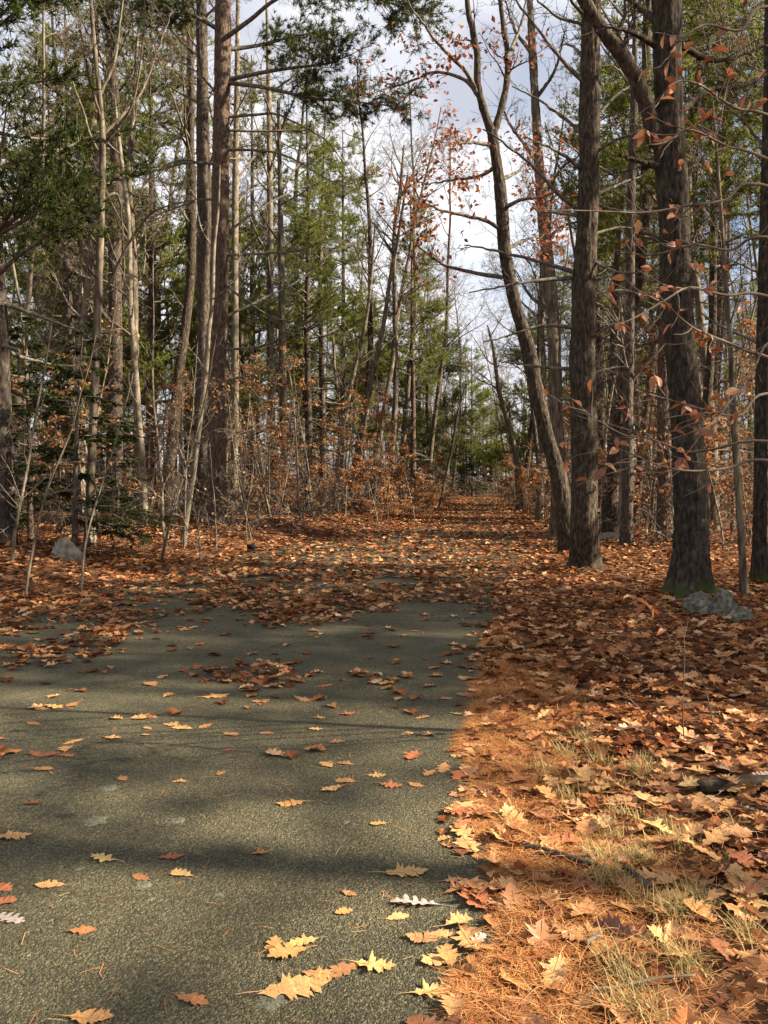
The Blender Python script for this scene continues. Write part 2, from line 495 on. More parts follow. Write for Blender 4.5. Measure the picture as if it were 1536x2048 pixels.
def sprays(mb, pts, r, L, w, n):
    """flat feathery hemlock spray along a twig"""
    t = r.uniform(0, 1, n)
    i = np.minimum((t * (len(pts) - 1)).astype(int), len(pts) - 2)
    p = pts[i] + (pts[i + 1] - pts[i]) * (t * (len(pts) - 1) - i)[:, None]
    d = pts[i + 1] - pts[i]; d /= np.linalg.norm(d, axis=1, keepdims=True) + 1e-9
    s = np.cross(d, [0, 0, 1.0]); s /= np.linalg.norm(s, axis=1, keepdims=True) + 1e-9
    sg = np.where(r.random(n) < .5, -1, 1)[:, None]
    dd = d * .6 + s * sg * .9 + r.normal(0, .2, (n, 3)); dd /= np.linalg.norm(dd, axis=1, keepdims=True)
    q = np.cross(dd, r.normal(0, .25, (n, 3)) + np.array([0, 0, 1.0])); q /= np.linalg.norm(q, axis=1, keepdims=True) + 1e-9
    l = (L * r.uniform(.6, 1.2, n))[:, None]
    v = np.stack([p, p + dd * l * .5 + q * w, p + dd * l - np.array([0, 0, .15]) * l, p + dd * l * .5 - q * w], 1)
    mb.add(v.reshape(-1, 3), np.arange(4 * n).reshape(-1, 4))


def bare_tree(seed, H, R, start=.35, n1=16, barkm='grey_bark', leaves=0, lean=0.0, vase=False):
    r = np.random.default_rng(seed)
    tr, br = MB(), MB()
    n = 14
    pts = wander((0, 0, -.15), (lean, 0, 1), H, n, .045, .02, r)
    t = np.linspace(0, 1, n + 1)
    rad = R * (1 - .88 * t) ** .9 + .006; rad[0] *= 1.35
    tr.tube(spline(pts, 40), np.interp(np.linspace(0, 1, 40), t, rad), 9)
    tips = []
    for a in np.sort(r.uniform(start, .98, n1)):
        i = min(int(a * n), n - 1)
        q = pts[i] + (pts[i + 1] - pts[i]) * (a * n - i)
        L = H * r.uniform(.1, .24) * (1.25 - a * .7)
        ang = math.radians(r.uniform(25, 45) if vase else r.uniform(35, 70))
        grow(br, q, side_dir(pts[i + 1] - pts[i], ang, r), L, np.interp(a, t, rad) * .42, 1, 4, r, up=.09, w=.13, kids=(5, 7, 5, 3), tips=tips, rmin=.0055)
    for a in r.uniform(.12, start, 5):                 # small dead side shoots low on the trunk
        i = min(int(a * n), n - 1)
        grow(br, pts[i] + (pts[i + 1] - pts[i]) * (a * n - i), side_dir(np.array([0, 0, 1.]), math.radians(r.uniform(55, 90)), r), r.uniform(.5, 1.6), .016, 2, 4, r, up=.05, kids=(5, 4, 3), rmin=.005)
    out = [('trunk', tr.mesh('trunk', M[barkm])), ('branches', br.mesh('branches', M['twig']))]
    if leaves:
        lf = MB()
        P = np.array([tips[i][0] for i in r.integers(0, len(tips), leaves)]) + r.normal(0, .12, (leaves, 3))
        leaf_cards(lf, P, r, .13)
        out.append(('crown', lf.mesh('crown', M['red_oak_leaf'], False)))
    return out


def pine_branch(bm, P, D, r, p, d, L, R, live=True, dens=1.0):
    pts = wander(p, d, L, 6, .05, .045 if live else -.01, r)
    bm.tube(pts, np.maximum(R * (1 - .85 * np.linspace(0, 1, 7)), .006), 5)
    k = max(3, int(L * 6.2 * dens)) if live else int(2 + L * 2.2)
    for a in r.uniform(.25 if live else .15, 1, k):
        i = min(int(a * 6), 5)
        q = pts[i] + (pts[i + 1] - pts[i]) * (a * 6 - i)
        dd = side_dir(pts[i + 1] - pts[i], math.radians(r.uniform(30, 60)), r, .3)
        l2 = L * r.uniform(.15, .34) + .1
        sp = wander(q, dd, l2, 3, .1, .05 if live else -.02, r)
        bm.tube(sp, [.007, .006, .005, .004], 3)
        if live:
            for b in np.linspace(.25, 1, max(3, int(l2 / .12))):
                j = min(int(b * 3), 2)
                P.append(sp[j] + (sp[j + 1] - sp[j]) * (b * 3 - j) + r.normal(0, .04, 3)); D.append(sp[j + 1] - sp[j])
        else:
            for b in r.uniform(.3, 1, 2):
                j = min(int(b * 3), 2)
                tw = wander(sp[j], side_dir(sp[j + 1] - sp[j], .7, r, .4), l2 * .5, 2, .15, 0, r)
                bm.tube(tw, [.005, .004, .003], 3)


def pine_tree(seed, H, R, dead0=.12, live0=.42, Lmax=3.2, barkm='pine_bark', dens=1.0, green='pine_green', tuft=.13):
    r = np.random.default_rng(seed)
    tr, br, fo = MB(), MB(), MB()
    pts = wander((0, 0, -.15), (0, 0, 1), H, 12, .015, .03, r)
    t = np.linspace(0, 1, 13)
    rad = R * (1 - .93 * t) + .01; rad[0] *= 1.3
    tr.tube(spline(pts, 36), np.interp(np.linspace(0, 1, 36), t, rad), 10)
    P, D = [], []
    z = dead0 * H
    while z < H * .985:
        a = z / H
        i = min(int(a * 12), 11); q0 = pts[i] + (pts[i + 1] - pts[i]) * (a * 12 - i)
        live = a > live0 + r.normal(0, .03)
        for _ in range(r.integers(3, 6) if live else r.integers(1, 4)):
            az = r.uniform(0, 2 * np.pi)
            e = r.uniform(.0, .45) if live else r.uniform(-.35, .25)
            d = np.array([math.cos(az), math.sin(az), e])
            if live:
                L = (Lmax * (1 - a) ** .65 + .5) * r.uniform(.6, 1.1)
            else:
                L = r.uniform(.7, 2.6)
            pine_branch(br, P, D, r, q0 + np.array([0, 0, r.uniform(-.1, .1)]), d, L, np.interp(a, t, rad) * .3 + .006, live, dens)
        z += r.uniform(.45, .85)
    tufts(fo, np.array(P), np.array(D), r, tuft * 1.3, 12, .012)
    return [('trunk', tr.mesh('trunk', M[barkm])), ('branches', br.mesh('branches', M['dead_twig'])), ('crown', fo.mesh('crown', M[green], False))]


def hemlock_tree(seed, H, R, z0=.12, Lmax=1.5):
    r = np.random.default_rng(seed)
    tr, br, fo = MB(), MB(), MB()
    pts = wander((0, 0, -.1), (0, 0, 1), H, 10, .02, .03, r)
    rad = R * (1 - .93 * np.linspace(0, 1, 11)) + .005
    tr.tube(pts, rad, 8)
    for a in np.linspace(z0, .98, int(H * 9)):
        i = min(int(a * 10), 9); q = pts[i] + (pts[i + 1] - pts[i]) * (a * 10 - i)
        az = r.uniform(0, 2 * np.pi)
        L = (Lmax * (1 - a) ** .8 + .25) * r.uniform(.6, 1.1)
        b = wander(q, (math.cos(az), math.sin(az), .12), L, 5, .06, -.05, r)
        br.tube(b, np.linspace(.012, .004, 6), 4)
        for c in r.uniform(.2, 1, int(5 + L * 7)):
            j = min(int(c * 5), 4)
            s = wander(b[j] + (b[j + 1] - b[j]) * (c * 5 - j), side_dir(b[j + 1] - b[j], math.radians(r.uniform(35, 60)), r, .15), L * .3 * r.uniform(.6, 1.2), 3, .1, -.06, r)
            br.tube(s, [.004, .0035, .003, .002], 3)
            sprays(fo, s, r, .1, .017, int(22 + L * 12))
    return [('trunk', tr.mesh('trunk', M['pine_bark'])), ('branches', br.mesh('branches', M['dead_twig'])), ('crown', fo.mesh('crown', M['dark_green'], False))]


def beech_tree(seed, H, R, nleaf=700, Lmax=1.4, lsize=.12):
    r = np.random.default_rng(seed)
    tr, br, fo = MB(), MB(), MB()
    pts = wander((0, 0, -.1), (r.normal(0, .06), r.normal(0, .06), 1), H, 10, .04, .03, r)
    tr.tube(pts, R * (1 - .9 * np.linspace(0, 1, 11)) + .004, 7)
    tips = []
    for a in np.linspace(.15, .97, int(H * 5)):
        i = min(int(a * 10), 9); q = pts[i] + (pts[i + 1] - pts[i]) * (a * 10 - i)
        az = r.uniform(0, 2 * np.pi)
        grow(br, q, (math.cos(az), math.sin(az), r.uniform(.1, .45)), (Lmax * (1 - a) + .35) * r.uniform(.6, 1.1), .012, 2, 4, r, up=-.015, w=.1, kids=(4, 4, 3), flat=.25, tips=tips, rmin=.003)
    P = np.array([tips[i][0] for i in r.integers(0, len(tips), nleaf)]) + r.normal(0, .06, (nleaf, 3)) * np.array([1, 1, .4])
    leaf_cards(fo, P, r, lsize)
    return [('trunk', tr.mesh('trunk', M['pale_bark'])), ('branches', br.mesh('branches', M['twig'])), ('crown', fo.mesh('crown', M['copper'], False))]


def sapling(seed, H, R, barkm='pale_bark', leaves=0):
    r = np.random.default_rng(seed)
    tr, br = MB(), MB()
    pts = wander((0, 0, -.1), (r.normal(0, .12), r.normal(0, .12), 1), H, 9, .06, .03, r)
    rad = R * (1 - .88 * np.linspace(0, 1, 10)) + .003
    tr.tube(spline(pts, 20), np.interp(np.linspace(0, 9, 20), np.arange(10), rad), 6)
    tips = []
    for a in r.uniform(.15, .98, int(7 + H * 2)):
        i = min(int(a * 9), 8)
        grow(br, pts[i] + (pts[i + 1] - pts[i]) * (a * 9 - i), side_dir(pts[i + 1] - pts[i], math.radians(r.uniform(35, 75)), r), H * r.uniform(.1, .28) * (1.2 - a * .7), rad[i] * .45, 2, 4, r, up=.04, w=.14, kids=(4, 4, 3), tips=tips, rmin=.0032)
    out = [('trunk', tr.mesh('trunk', M[barkm])), ('branches', br.mesh('branches', M['twig']))]
    if leaves:
        lf = MB()
        P = np.array([tips[i][0] for i in r.integers(0, len(tips), leaves)]) + r.normal(0, .05, (leaves, 3))
        leaf_cards(lf, P, r, .09, droop=.7)
        out.append(('crown', lf.mesh('crown', M['copper'], False)))
    return out


def put(proto, name, label, cat, x, y, rot, s=1.0, group=None, z=None):
    t = thing(name, label, cat, (x, y, (gh(x, y) if z is None else z)), rot, s, group)
    for nm, me in proto:
        o = obj(nm, me, t)
        if nm in ('crown', 'branches'):
            o['kind'] = 'stuff'
    return t


# ------------------------------------------------------------------ the big trees, traced from the photograph
def hero_trunk(path, rad, mat, k=26, kz=5.5, amp=.02, flare=.35, fl_h=.5, sides=48, ring=.085, seed=0):
    """path: world points base..top (base on the ground); furrowed bark as real relief"""
    path = np.asarray(path, float)
    Ln = np.linalg.norm(np.diff(path, axis=0), axis=1).sum()
    n = int(Ln / ring)
    p = spline(path, n)
    s = np.linspace(0, Ln, n)
    t = np.linspace(0, len(rad) - 1, n)
    R = np.interp(t, np.arange(len(rad)), rad)
    p = np.vstack([p[0] - [0, 0, .22], p]); s = np.concatenate([[-.2], s]); R = np.concatenate([[R[0]], R])
    th = np.arange(sides) * 2 * np.pi / sides
    C, S = np.cos(th)[None], np.sin(th)[None]
    lobes = 1 + .35 * np.cos(5 * th + seed) + .25 * np.cos(3 * th + 2 * seed)
    fl = flare * np.exp(-np.clip(s, -.2, None) / fl_h)[:, None] * lobes[None] * R[:, None]
    z = s[:, None]
    Rk = R[:, None]
    n1 = vnoise(C * Rk * k + 40, S * Rk * k + 40, z * kz, seed)
    n2 = vnoise(C * Rk * k * 2.3 + 40, S * Rk * k * 2.3 + 40, z * kz * 2.6, seed + 5)
    n3 = vnoise(C * Rk * 5 + 40, S * Rk * 5 + 40, z * 1.2, seed + 9)
    rid = 1 - np.abs(2 * (.7 * n1 + .3 * n2) - 1) * 2.2
    rr = Rk + fl + amp * (rid - .3) + amp * 2 * (n3 - .5)
    v = p[:, None] + np.stack([C * rr, S * rr, np.zeros_like(rr)], -1)
    mb = MB(); mb.grid(v, closed=True)
    return mb


def limb(t, path, r0, r1, mat, base, seed, name='branch', twigs=6, tl=.5, mx=3, up=.02, nr=24, sides=8, tips=None):
    r = np.random.default_rng(seed)
    p = spline(path, nr)
    p += r.normal(0, .012, p.shape) * np.linspace(0, 1, nr)[:, None]
    mb = MB()
    mb.tube(p, np.linspace(r0, r1, nr) * r.uniform(.9, 1.12, nr), sides)
    for a in r.uniform(.3, 1, twigs):
        i = min(int(a * (nr - 1)), nr - 2)
        grow(mb, p[i], side_dir(p[i + 1] - p[i], math.radians(r.uniform(30, 65)), r, .6), tl * r.uniform(.5, 1.3), max(r1 * .7, .006), 1, mx, r, up=up, w=.16, kids=(4, 3, 3), rmin=.004, tips=tips)
    return obj(name, mb.mesh(name, M[mat], off=base), t)


def PX(lst, Y, dY=0.0):
    n = len(lst)
    return np.array([at(a, b, Y + dY * i / max(n - 1, 1)) for i, (a, b) in enumerate(lst)])


# far right oak with the moss at its foot
Y = 11.05
base = gpt(1374, 1192); base[2] = gh(base[0], base[1])
t = thing('oak_tree', 'thick dark oak with a mossy foot and a leaning limb, behind the grey rock', 'tree', base)
path = np.vstack([base, PX([(1381, 1100), (1382, 1000), (1374, 850), (1362, 700), (1354, 600), (1349, 450), (1340, 300), (1337, 150), (1332, 0), (1328, -250), (1335, -600), (1340, -900)], Y)])
mb = hero_trunk(path, [.26, .222, .213, .195, .19, .185, .185, .183, .175, .172, .14, .1, .05], 'oak_moss', seed=3, flare=.55, fl_h=.45)
obj('trunk', mb.mesh('trunk', M['oak_moss'], off=base), t)
limb(t, PX([(1335, 300), (1313, 278), (1298, 225), (1268, 150), (1218, 75), (1168, 0), (1120, -120), (1090, -300)], Y, -.3), .125, .05, 'oak_bark', base, 4, twigs=8, tl=1.2, nr=40, sides=14)
for i, q in enumerate([[(1320, 50), (1290, 25), (1262, 5), (1225, -30)], [(1320, 95), (1285, 75), (1255, 62), (1200, 50)], [(1362, 90), (1420, 120), (1480, 110), (1560, 80)],
                       [(1330, 335), (1300, 330), (1262, 318), (1242, 312)], [(1365, 220), (1420, 180), (1490, 170), (1580, 120)], [(1350, -100), (1420, -180), (1500, -220)], [(1325, -150), (1250, -250), (1180, -280)]]):
    limb(t, PX(q, Y, [.8, -.6, .7, -.3, .9, .5, -1][i]), .05, .012, 'oak_bark', base, 30 + i, twigs=5, tl=.7)

# straight tree with many dead branches
Y = 14.3
base = gpt(1170, 1138); base[2] = gh(base[0], base[1])
t = thing('pine_tree', 'straight furrowed trunk with many bare dead branches beside the path', 'tree', base)
path = np.vstack([base, PX([(1169, 1060), (1168, 900), (1166, 750), (1167, 600), (1174, 450), (1179, 300), (1181, 150), (1183, 0), (1185, -300), (1187, -700)], Y)])
mb = hero_trunk(path, [.25, .225, .215, .21, .195, .18, .172, .165, .155, .12, .05], 'red_bark', seed=8, k=24, kz=3.5, flare=.42, fl_h=.35, amp=.022)
obj('trunk', mb.mesh('trunk', M['oak_bark'], off=base), t)
for i, q in enumerate([
        [(1175, 172), (1128, 125), (1088, 75), (1033, 2), (1000, -40)], [(1170, 274), (1133, 240), (1078, 200), (1023, 172)], [(1160, 336), (1118, 305), (1053, 275)],
        [(1160, 424), (1113, 385), (1063, 330), (1018, 295), (965, 257)], [(1160, 430), (1120, 427), (1076, 425)], [(1150, 555), (1068, 562), (1018, 570), (938, 585)],
        [(1150, 545), (1068, 520), (983, 500), (928, 490)], [(1155, 657), (1090, 650), (1035, 665), (968, 685)], [(1150, 738), (1090, 735), (1040, 728), (1005, 725)],
        [(1190, 237), (1233, 190), (1263, 170), (1310, 130)], [(1188, 307), (1243, 275), (1293, 262), (1330, 250)], [(1185, 392), (1248, 365), (1303, 345)], [(1190, 253), (1240, 250), (1295, 250)],
        [(1180, 680), (1215, 655), (1240, 645)], [(1180, 750), (1218, 737), (1260, 732)], [(1180, 470), (1240, 455), (1300, 460)], [(1165, 110), (1140, 90), (1120, 90)],
        [(1165, 48), (1120, 35), (1085, 10), (1065, -15)], [(1180, 520), (1240, 545), (1330, 540)], [(1150, 800), (1110, 795), (1080, 780)], [(1185, 590), (1240, 580), (1320, 600)]]):
    limb(t, PX(q, Y, [-.5, .6, -.9, -.4, .8, -.7, .5, -.8, .4, .6, -.5, .7, 1, -.6, .5, .8, .5, -.5, -.9, .4, .6][i]), .04 if i < 9 else .03, .01, 'dead_twig', base, 60 + i, twigs=4, tl=.45, nr=18, sides=6)

# leaning oak that still holds red leaves
Y = 17.9
base = gpt(1137, 1106); base[2] = gh(base[0], base[1])
t = thing('oak_tree', 'leaning forked oak with a few red leaves, left of the straight furrowed trunk', 'tree', base)
path = np.vstack([base, PX([(1130, 1040), (1117, 950), (1093, 870), (1072, 775), (1058, 700), (1035, 625), (1026, 590), (1010, 500), (1003, 400), (995, 340), (984, 262)], Y)])
mb = hero_trunk(path, [.2, .18, .165, .155, .145, .14, .132, .13, .125, .118, .112, .105], 'oak_bark', seed=13, flare=.25, sides=44, k=20)
obj('trunk', mb.mesh('trunk', M['oak_bark'], off=base), t)
tips = []
limb(t, PX([(984, 268), (966, 215), (955, 165), (953, 100), (937, 25), (932, -40), (930, -150), (915, -300)], Y), .09, .035, 'oak_bark', base, 90, twigs=9, tl=1.2, sides=10, nr=36, tips=tips)
limb(t, PX([(985, 275), (1003, 215), (1013, 165), (1015, 110), (1005, 40), (998, -20), (990, -150), (1010, -300)], Y, .5), .08, .03, 'oak_bark', base, 91, twigs=9, tl=1.2, sides=10, nr=36, tips=tips)
for i, q in enumerate([[(955, 190), (933, 145), (888, 100), (863, 70), (833, 30), (800, -20)], [(955, 190), (930, 160), (870, 145), (800, 170), (768, 165)], [(1013, 120), (1030, 80), (1045, 40), (1055, -20)],
                       [(1003, 460), (968, 440), (900, 425), (850, 405), (815, 360)], [(1005, 555), (945, 545), (890, 530), (840, 495), (800, 460)], [(995, 330), (960, 352), (905, 360), (850, 370)],
                       [(985, 290), (940, 285), (900, 290)], [(1003, 420), (1040, 400), (1080, 395), (1120, 380)], [(1010, 500), (1050, 480), (1085, 470)], [(1000, 360), (1040, 340), (1070, 300)]]):
    limb(t, PX(q, Y, [-1, .8, .6, -1, .7, 1, -.8, -.6, .7, .8][i]), .05, .012, 'dead_twig', base, 100 + i, twigs=8, tl=.9, up=.03, tips=tips)
lf = MB(); r = np.random.default_rng(77)
tp = np.array([p for p, d in tips])
tx, ty, _ = proj(tp)
ok = (ty > 60) & (ty < 640)
tp = tp[ok] if ok.sum() > 40 else tp
P = tp[r.integers(0, len(tp), 1500)] + r.normal(0, .13, (1500, 3))
leaf_cards(lf, P, r, .14)
kind(obj('crown', lf.mesh('crown', M['red_oak_leaf'], False, off=base), t), 'stuff')

# grey trunk behind the leaning oak
Y = 22.5
base = gpt(1118, 1078); base[2] = gh(base[0], base[1])
t = thing('oak_tree', 'grey sunlit trunk standing just behind the leaning forked oak', 'tree', base)
path = np.vstack([base, PX([(1116, 950), (1112, 800), (1106, 650), (1094, 500), (1084, 400), (1078, 325), (1070, 200), (1062, 50), (1050, -200)], Y)])
mb = hero_trunk(path, [.2, .185, .175, .165, .15, .14, .13, .11, .09, .04], 'grey_bark', seed=17, sides=36, k=14)
obj('trunk', mb.mesh('trunk', M['grey_bark'], off=base), t)
for i, q in enumerate([[(1104, 640), (1085, 610), (1060, 590), (1030, 540)], [(1084, 400), (1120, 340), (1160, 310)], [(1078, 330), (1050, 290), (1020, 250), (1000, 200)], [(1070, 200), (1110, 140), (1130, 60)], [(1066, 110), (1030, 60), (1010, 0)], [(1092, 480), (1130, 450), (1180, 440)]]):
    limb(t, PX(q, Y, [.5, -.8, .9, -.6, .5, 1][i]), .06, .015, 'grey_bark', base, 130 + i, twigs=8, tl=1.1)

# big pine on the left bank
Y = 24.0
base = at(434, 1047, Y); base[2] = gh(base[0], base[1])
t = thing('pine_tree', 'thick reddish pine trunk on the left bank with dark boughs reaching over the path', 'tree', base)
path = np.vstack([base, PX([(434, 1000), (434, 900), (435, 750), (438, 600), (440, 450), (442, 300), (445, 150), (446, 0), (448, -300), (450, -700)], Y)])
mb = hero_trunk(path, [.31, .28, .26, .255, .25, .245, .24, .225, .215, .17, .08], 'red_bark', seed=23, flare=.35, fl_h=.6, sides=48, k=16, amp=.016)
obj('trunk', mb.mesh('trunk', M['red_bark'], off=base), t)


def bough(t, q, Y, dY, base, seed, r0=.07, dens=1.0, tuft=.16, ntw=34, tl=.85, frac=.3, wid=.009):
    """a live pine bough: branch mesh with its needle clumps as a sub-part"""
    r = np.random.default_rng(seed)
    p = spline(PX(q, Y, dY), 30)
    mb, fo = MB(), MB()
    mb.tube(p, np.linspace(r0, .012, 30), 8)
    P, D = [], []
    for a in r.uniform(frac, 1, ntw):
        i = min(int(a * 29), 28)
        pine_branch(mb, P, D, r, p[i], side_dir(p[i + 1] - p[i], math.radians(r.uniform(30, 65)), r, .45), tl * r.uniform(.5, 1.25), .014, True, dens)
    tufts(fo, np.array(P), np.array(D), r, tuft, 16, wid)
    b = obj('branch', mb.mesh('branch', M['dead_twig'], off=base), t)
    kind(obj('needles', fo.mesh('needles', M['dark_green'], False, off=base), b), 'stuff')


bough(t, [(452, 160), (525, 145), (590, 135), (650, 128), (700, 110)], Y, -1.5, base, 201, ntw=30)
bough(t, [(452, 165), (530, 175), (620, 195), (720, 205), (820, 215)], Y, -2.5, base, 202, ntw=46, frac=.38)
bough(t, [(452, 75), (500, 40), (560, -5), (650, -20), (760, 0), (850, 30)], Y, -2.5, base, 203, ntw=60, frac=.42, tl=1.0)
bough(t, [(450, 100), (520, 90), (600, 70), (680, 60)], Y, 1.0, base, 204, ntw=30)
bough(t, [(440, 60), (380, 30), (300, 20)], Y, -1.0, base, 205, ntw=24)
bough(t, [(446, -50), (530, -120), (640, -160), (760, -140)], Y, -1.5, base, 206, ntw=40)
for i, q in enumerate([[(445, 235), (505, 230), (550, 228), (600, 250), (650, 280), (690, 330)], [(445, 300), (490, 300), (550, 305), (600, 325), (650, 355), (715, 380)], [(445, 260), (520, 262), (610, 258), (660, 235)],
                       [(440, 480), (500, 430), (560, 395), (620, 370)], [(440, 510), (520, 508), (600, 500), (650, 480)], [(440, 330), (380, 325), (300, 345), (230, 360)], [(440, 560), (490, 600), (560, 640), (640, 640)],
                       [(440, 400), (400, 400), (340, 420), (290, 440)], [(445, 200), (400, 150), (360, 120)], [(438, 640), (520, 600), (600, 560), (670, 500)], [(438, 700), (530, 690), (620, 640), (690, 560)], [(436, 760), (500, 750), (560, 720)]]):
    limb(t, PX(q, Y, [-1.5, -2, 1, 1.5, -1, -1.5, -1.2, 1, -.6, 1.4, -1.6, .8][i]), .045, .01, 'dead_twig', base, 210 + i, twigs=12, tl=.75, up=-.01, nr=26, sides=6)

# dark straight twin behind the big pine
Y = 26.0
base = at(404, 1040, Y); base[2] = gh(base[0], base[1])
t = thing('pine_tree', 'slim dark straight trunk just left of the thick reddish pine', 'tree', base)
path = np.vstack([base, PX([(405, 900), (406, 700), (406, 500), (405, 300), (404, 100), (403, -100), (402, -500)], Y)])
mb = hero_trunk(path, [.2, .19, .18, .175, .17, .165, .15, .08], 'pine_bark', seed=29, sides=36, k=16, flare=.2)
obj('trunk', mb.mesh('trunk', M['pine_bark'], off=base), t)
for i, q in enumerate([[(404, 120), (360, 80), (330, 40), (300, 0)], [(404, 210), (350, 180), (300, 150)], [(405, 40), (440, 0), (460, -60)], [(405, 330), (370, 320), (330, 330)], [(405, 450), (440, 430), (480, 420)]]):
    limb(t, PX(q, Y, [-.8, .9, -.5, .6, .5][i]), .04, .01, 'dead_twig', base, 240 + i, twigs=8, tl=.8)
bough(t, [(404, 0), (350, -20), (280, 10), (220, 60)], Y, -1, base, 206, ntw=30)

# vase-shaped bare tree on the left
Y = 16.0
base = at(178, 1085, Y); base[2] = gh(base[0], base[1])
t = thing('bare_tree', 'slim grey tree with fanning bare limbs, above the dark hemlock on the left', 'tree', base)
path = np.vstack([base, PX([(182, 950), (190, 775), (194, 650), (200, 500), (205, 330), (204, 250), (198, 180), (190, 100), (182, 0), (178, -200)], Y)])
mb = hero_trunk(path, [.09, .082, .076, .07, .066, .06, .055, .047, .042, .034, .018], 'grey_bark', seed=37, sides=26, k=16, amp=.005, flare=.3)
obj('trunk', mb.mesh('trunk', M['grey_bark'], off=base), t)
for i, q in enumerate([[(206, 290), (235, 255), (262, 215), (278, 150), (288, 60), (290, -30)], [(205, 320), (185, 280), (165, 220), (140, 150), (120, 60)], [(206, 270), (250, 225), (285, 180), (320, 90), (345, 20)], [(203, 240), (188, 190), (170, 120), (160, 20)],
                       [(196, 620), (240, 520), (290, 440), (340, 410), (400, 400)], [(200, 500), (170, 460), (140, 450), (90, 480)], [(204, 400), (235, 390), (245, 460), (250, 560)], [(200, 190), (230, 120), (240, 40), (250, -40)], [(198, 560), (170, 520), (130, 380)]]):
    limb(t, PX(q, Y, [-.6, .7, .9, -.6, -1, .8, .5, .4, -.7][i]), .032, .008, 'grey_bark', base, 260 + i, twigs=9, tl=.7, up=.05)

# pale leaning tree in front of the big pine
Y = 18.2
base = at(366, 1085, Y); base[2] = gh(base[0], base[1])
t = thing('bare_tree', 'pale thin leaning tree in front of the thick reddish pine', 'tree', base)
path = np.vstack([base, PX([(372, 1040), (385, 960), (393, 900), (403, 820), (412, 740), (418, 660), (425, 600), (428, 500), (436, 420), (440, 330)], Y)])
mb = hero_trunk(path, [.068, .064, .06, .056, .052, .05, .046, .042, .038, .03, .015], 'pale_bark', seed=41, sides=22, k=10, amp=.004, flare=.2)
obj('trunk', mb.mesh('trunk', M['pale_bark'], off=base), t)
for i, q in enumerate([[(395, 890), (430, 860), (480, 865), (520, 860)], [(388, 950), (360, 900), (350, 830)], [(412, 740), (380, 700), (340, 690)], [(425, 600), (470, 560), (500, 500)], [(428, 500), (400, 450), (390, 380)]]):
    limb(t, PX(q, Y, [-.8, .5, .8, -.4, .5][i]), .018, .005, 'pale_bark', base, 280 + i, twigs=6, tl=.5)


def simple_tree(name, label, base_px, Y, path_px, rad, mat, seed, limbs=6, ll=1.5, sides=18, cat='tree', amp=.006, start=.35):
    b = at(*base_px, Y); b[2] = gh(b[0], b[1])
    t = thing(name, label, cat, b)
    path = np.vstack([b, PX(path_px, Y)])
    obj('trunk', hero_trunk(path, rad, mat, seed=seed, sides=sides, k=12, amp=amp, flare=.25, ring=.12).mesh('trunk', M[mat], off=b), t)
    r = np.random.default_rng(seed)
    sp = spline(path, 40)
    for k in range(limbs):
        i = int(r.uniform(start, .97) * 39)
        d = side_dir(sp[min(i + 1, 39)] - sp[i - 1], math.radians(r.uniform(35, 70)), r)
        mb = MB()
        grow(mb, sp[i], d, ll * r.uniform(.5, 1.2), max(rad[-1], rad[0] * .25), 1, 4, r, up=.06, w=.12, kids=(6, 5, 3, 3), rmin=.004)
        obj('branch', mb.mesh('branch', M['twig'], off=b), t)
    return t


simple_tree('bare_tree', 'pale beige trunk in the left woods, left of the fanning grey tree', (160, 1015), 30, [(159, 800), (158, 650), (168, 500), (176, 400), (186, 250), (192, 100), (200, -100)], [.17, .16, .15, .14, .13, .12, .1, .06], 'pale_bark', 301, 7, 3)
simple_tree('oak_tree', 'broad dark trunk between the fanning grey tree and a slim pale stem', (233, 1010), 29, [(232, 900), (231, 700), (230, 500), (233, 300), (225, 150), (218, 0), (215, -300)], [.26, .24, .23, .22, .2, .16, .12, .06], 'pine_bark', 302, 8, 3.4)
simple_tree('bare_tree', 'slim pale stem on the left bank between broad dark trunk and leaning tree', (289, 1040), 22, [(286, 950), (278, 850), (268, 700), (260, 600), (258, 450), (240, 300), (230, 200)], [.1, .09, .085, .08, .075, .06, .05, .03], 'pale_bark', 303, 7, 2)
simple_tree('pine_tree', 'dark trunk in the woods behind the pale leaning tree', (378, 1020), 34, [(380, 850), (382, 650), (381, 450), (380, 300), (380, 100), (380, -200)], [.24, .23, .21, .2, .17, .14, .07], 'pine_bark', 304, 7, 3)
simple_tree('bare_tree', 'pale sunlit trunk right behind the thick reddish pine', (468, 1025), 30, [(470, 850), (470, 650), (470, 450), (472, 300), (474, 150), (476, -50)], [.15, .14, .13, .12, .11, .09, .05], 'pale_bark', 305, 8, 3)
simple_tree('bare_tree', 'pale straight tree, first bright trunk right of the thick reddish pine', (545, 1025), 36, [(543, 850), (541, 650), (540, 450), (539, 300), (537, 150), (533, 0)], [.18, .17, .15, .14, .12, .1, .05], 'pale_bark', 306, 9, 4)
simple_tree('bare_tree', 'grey straight tree, second tall trunk right of the thick reddish pine', (570, 1030), 33, [(568, 900), (565, 700), (562, 500), (560, 350), (556, 200)], [.16, .15, .14, .12, .09, .05], 'grey_bark', 307, 9, 3.6)
simple_tree('bare_tree', 'dark slim tree leaning right over the left side of the path', (700, 1040), 36, [(715, 900), (738, 780), (765, 660), (780, 560), (800, 450), (815, 350)], [.14, .13, .12, .1, .09, .07, .04], 'grey_bark', 308, 10, 3.2)
simple_tree('bare_tree', 'pale slim tree leaning right toward the path beside the dark leaning one', (668, 1035), 38, [(678, 900), (700, 780), (730, 650), (742, 560), (750, 450)], [.12, .11, .1, .09, .07, .04], 'pale_bark', 309, 10, 3)
simple_tree('bare_tree', 'grey tree nearest the path corner on the left, behind the copper beech', (778, 1030), 40, [(785, 900), (792, 760), (790, 620), (788, 480), (800, 380), (808, 290)], [.15, .14, .13, .12, .1, .08, .04], 'grey_bark', 310, 14, 4)
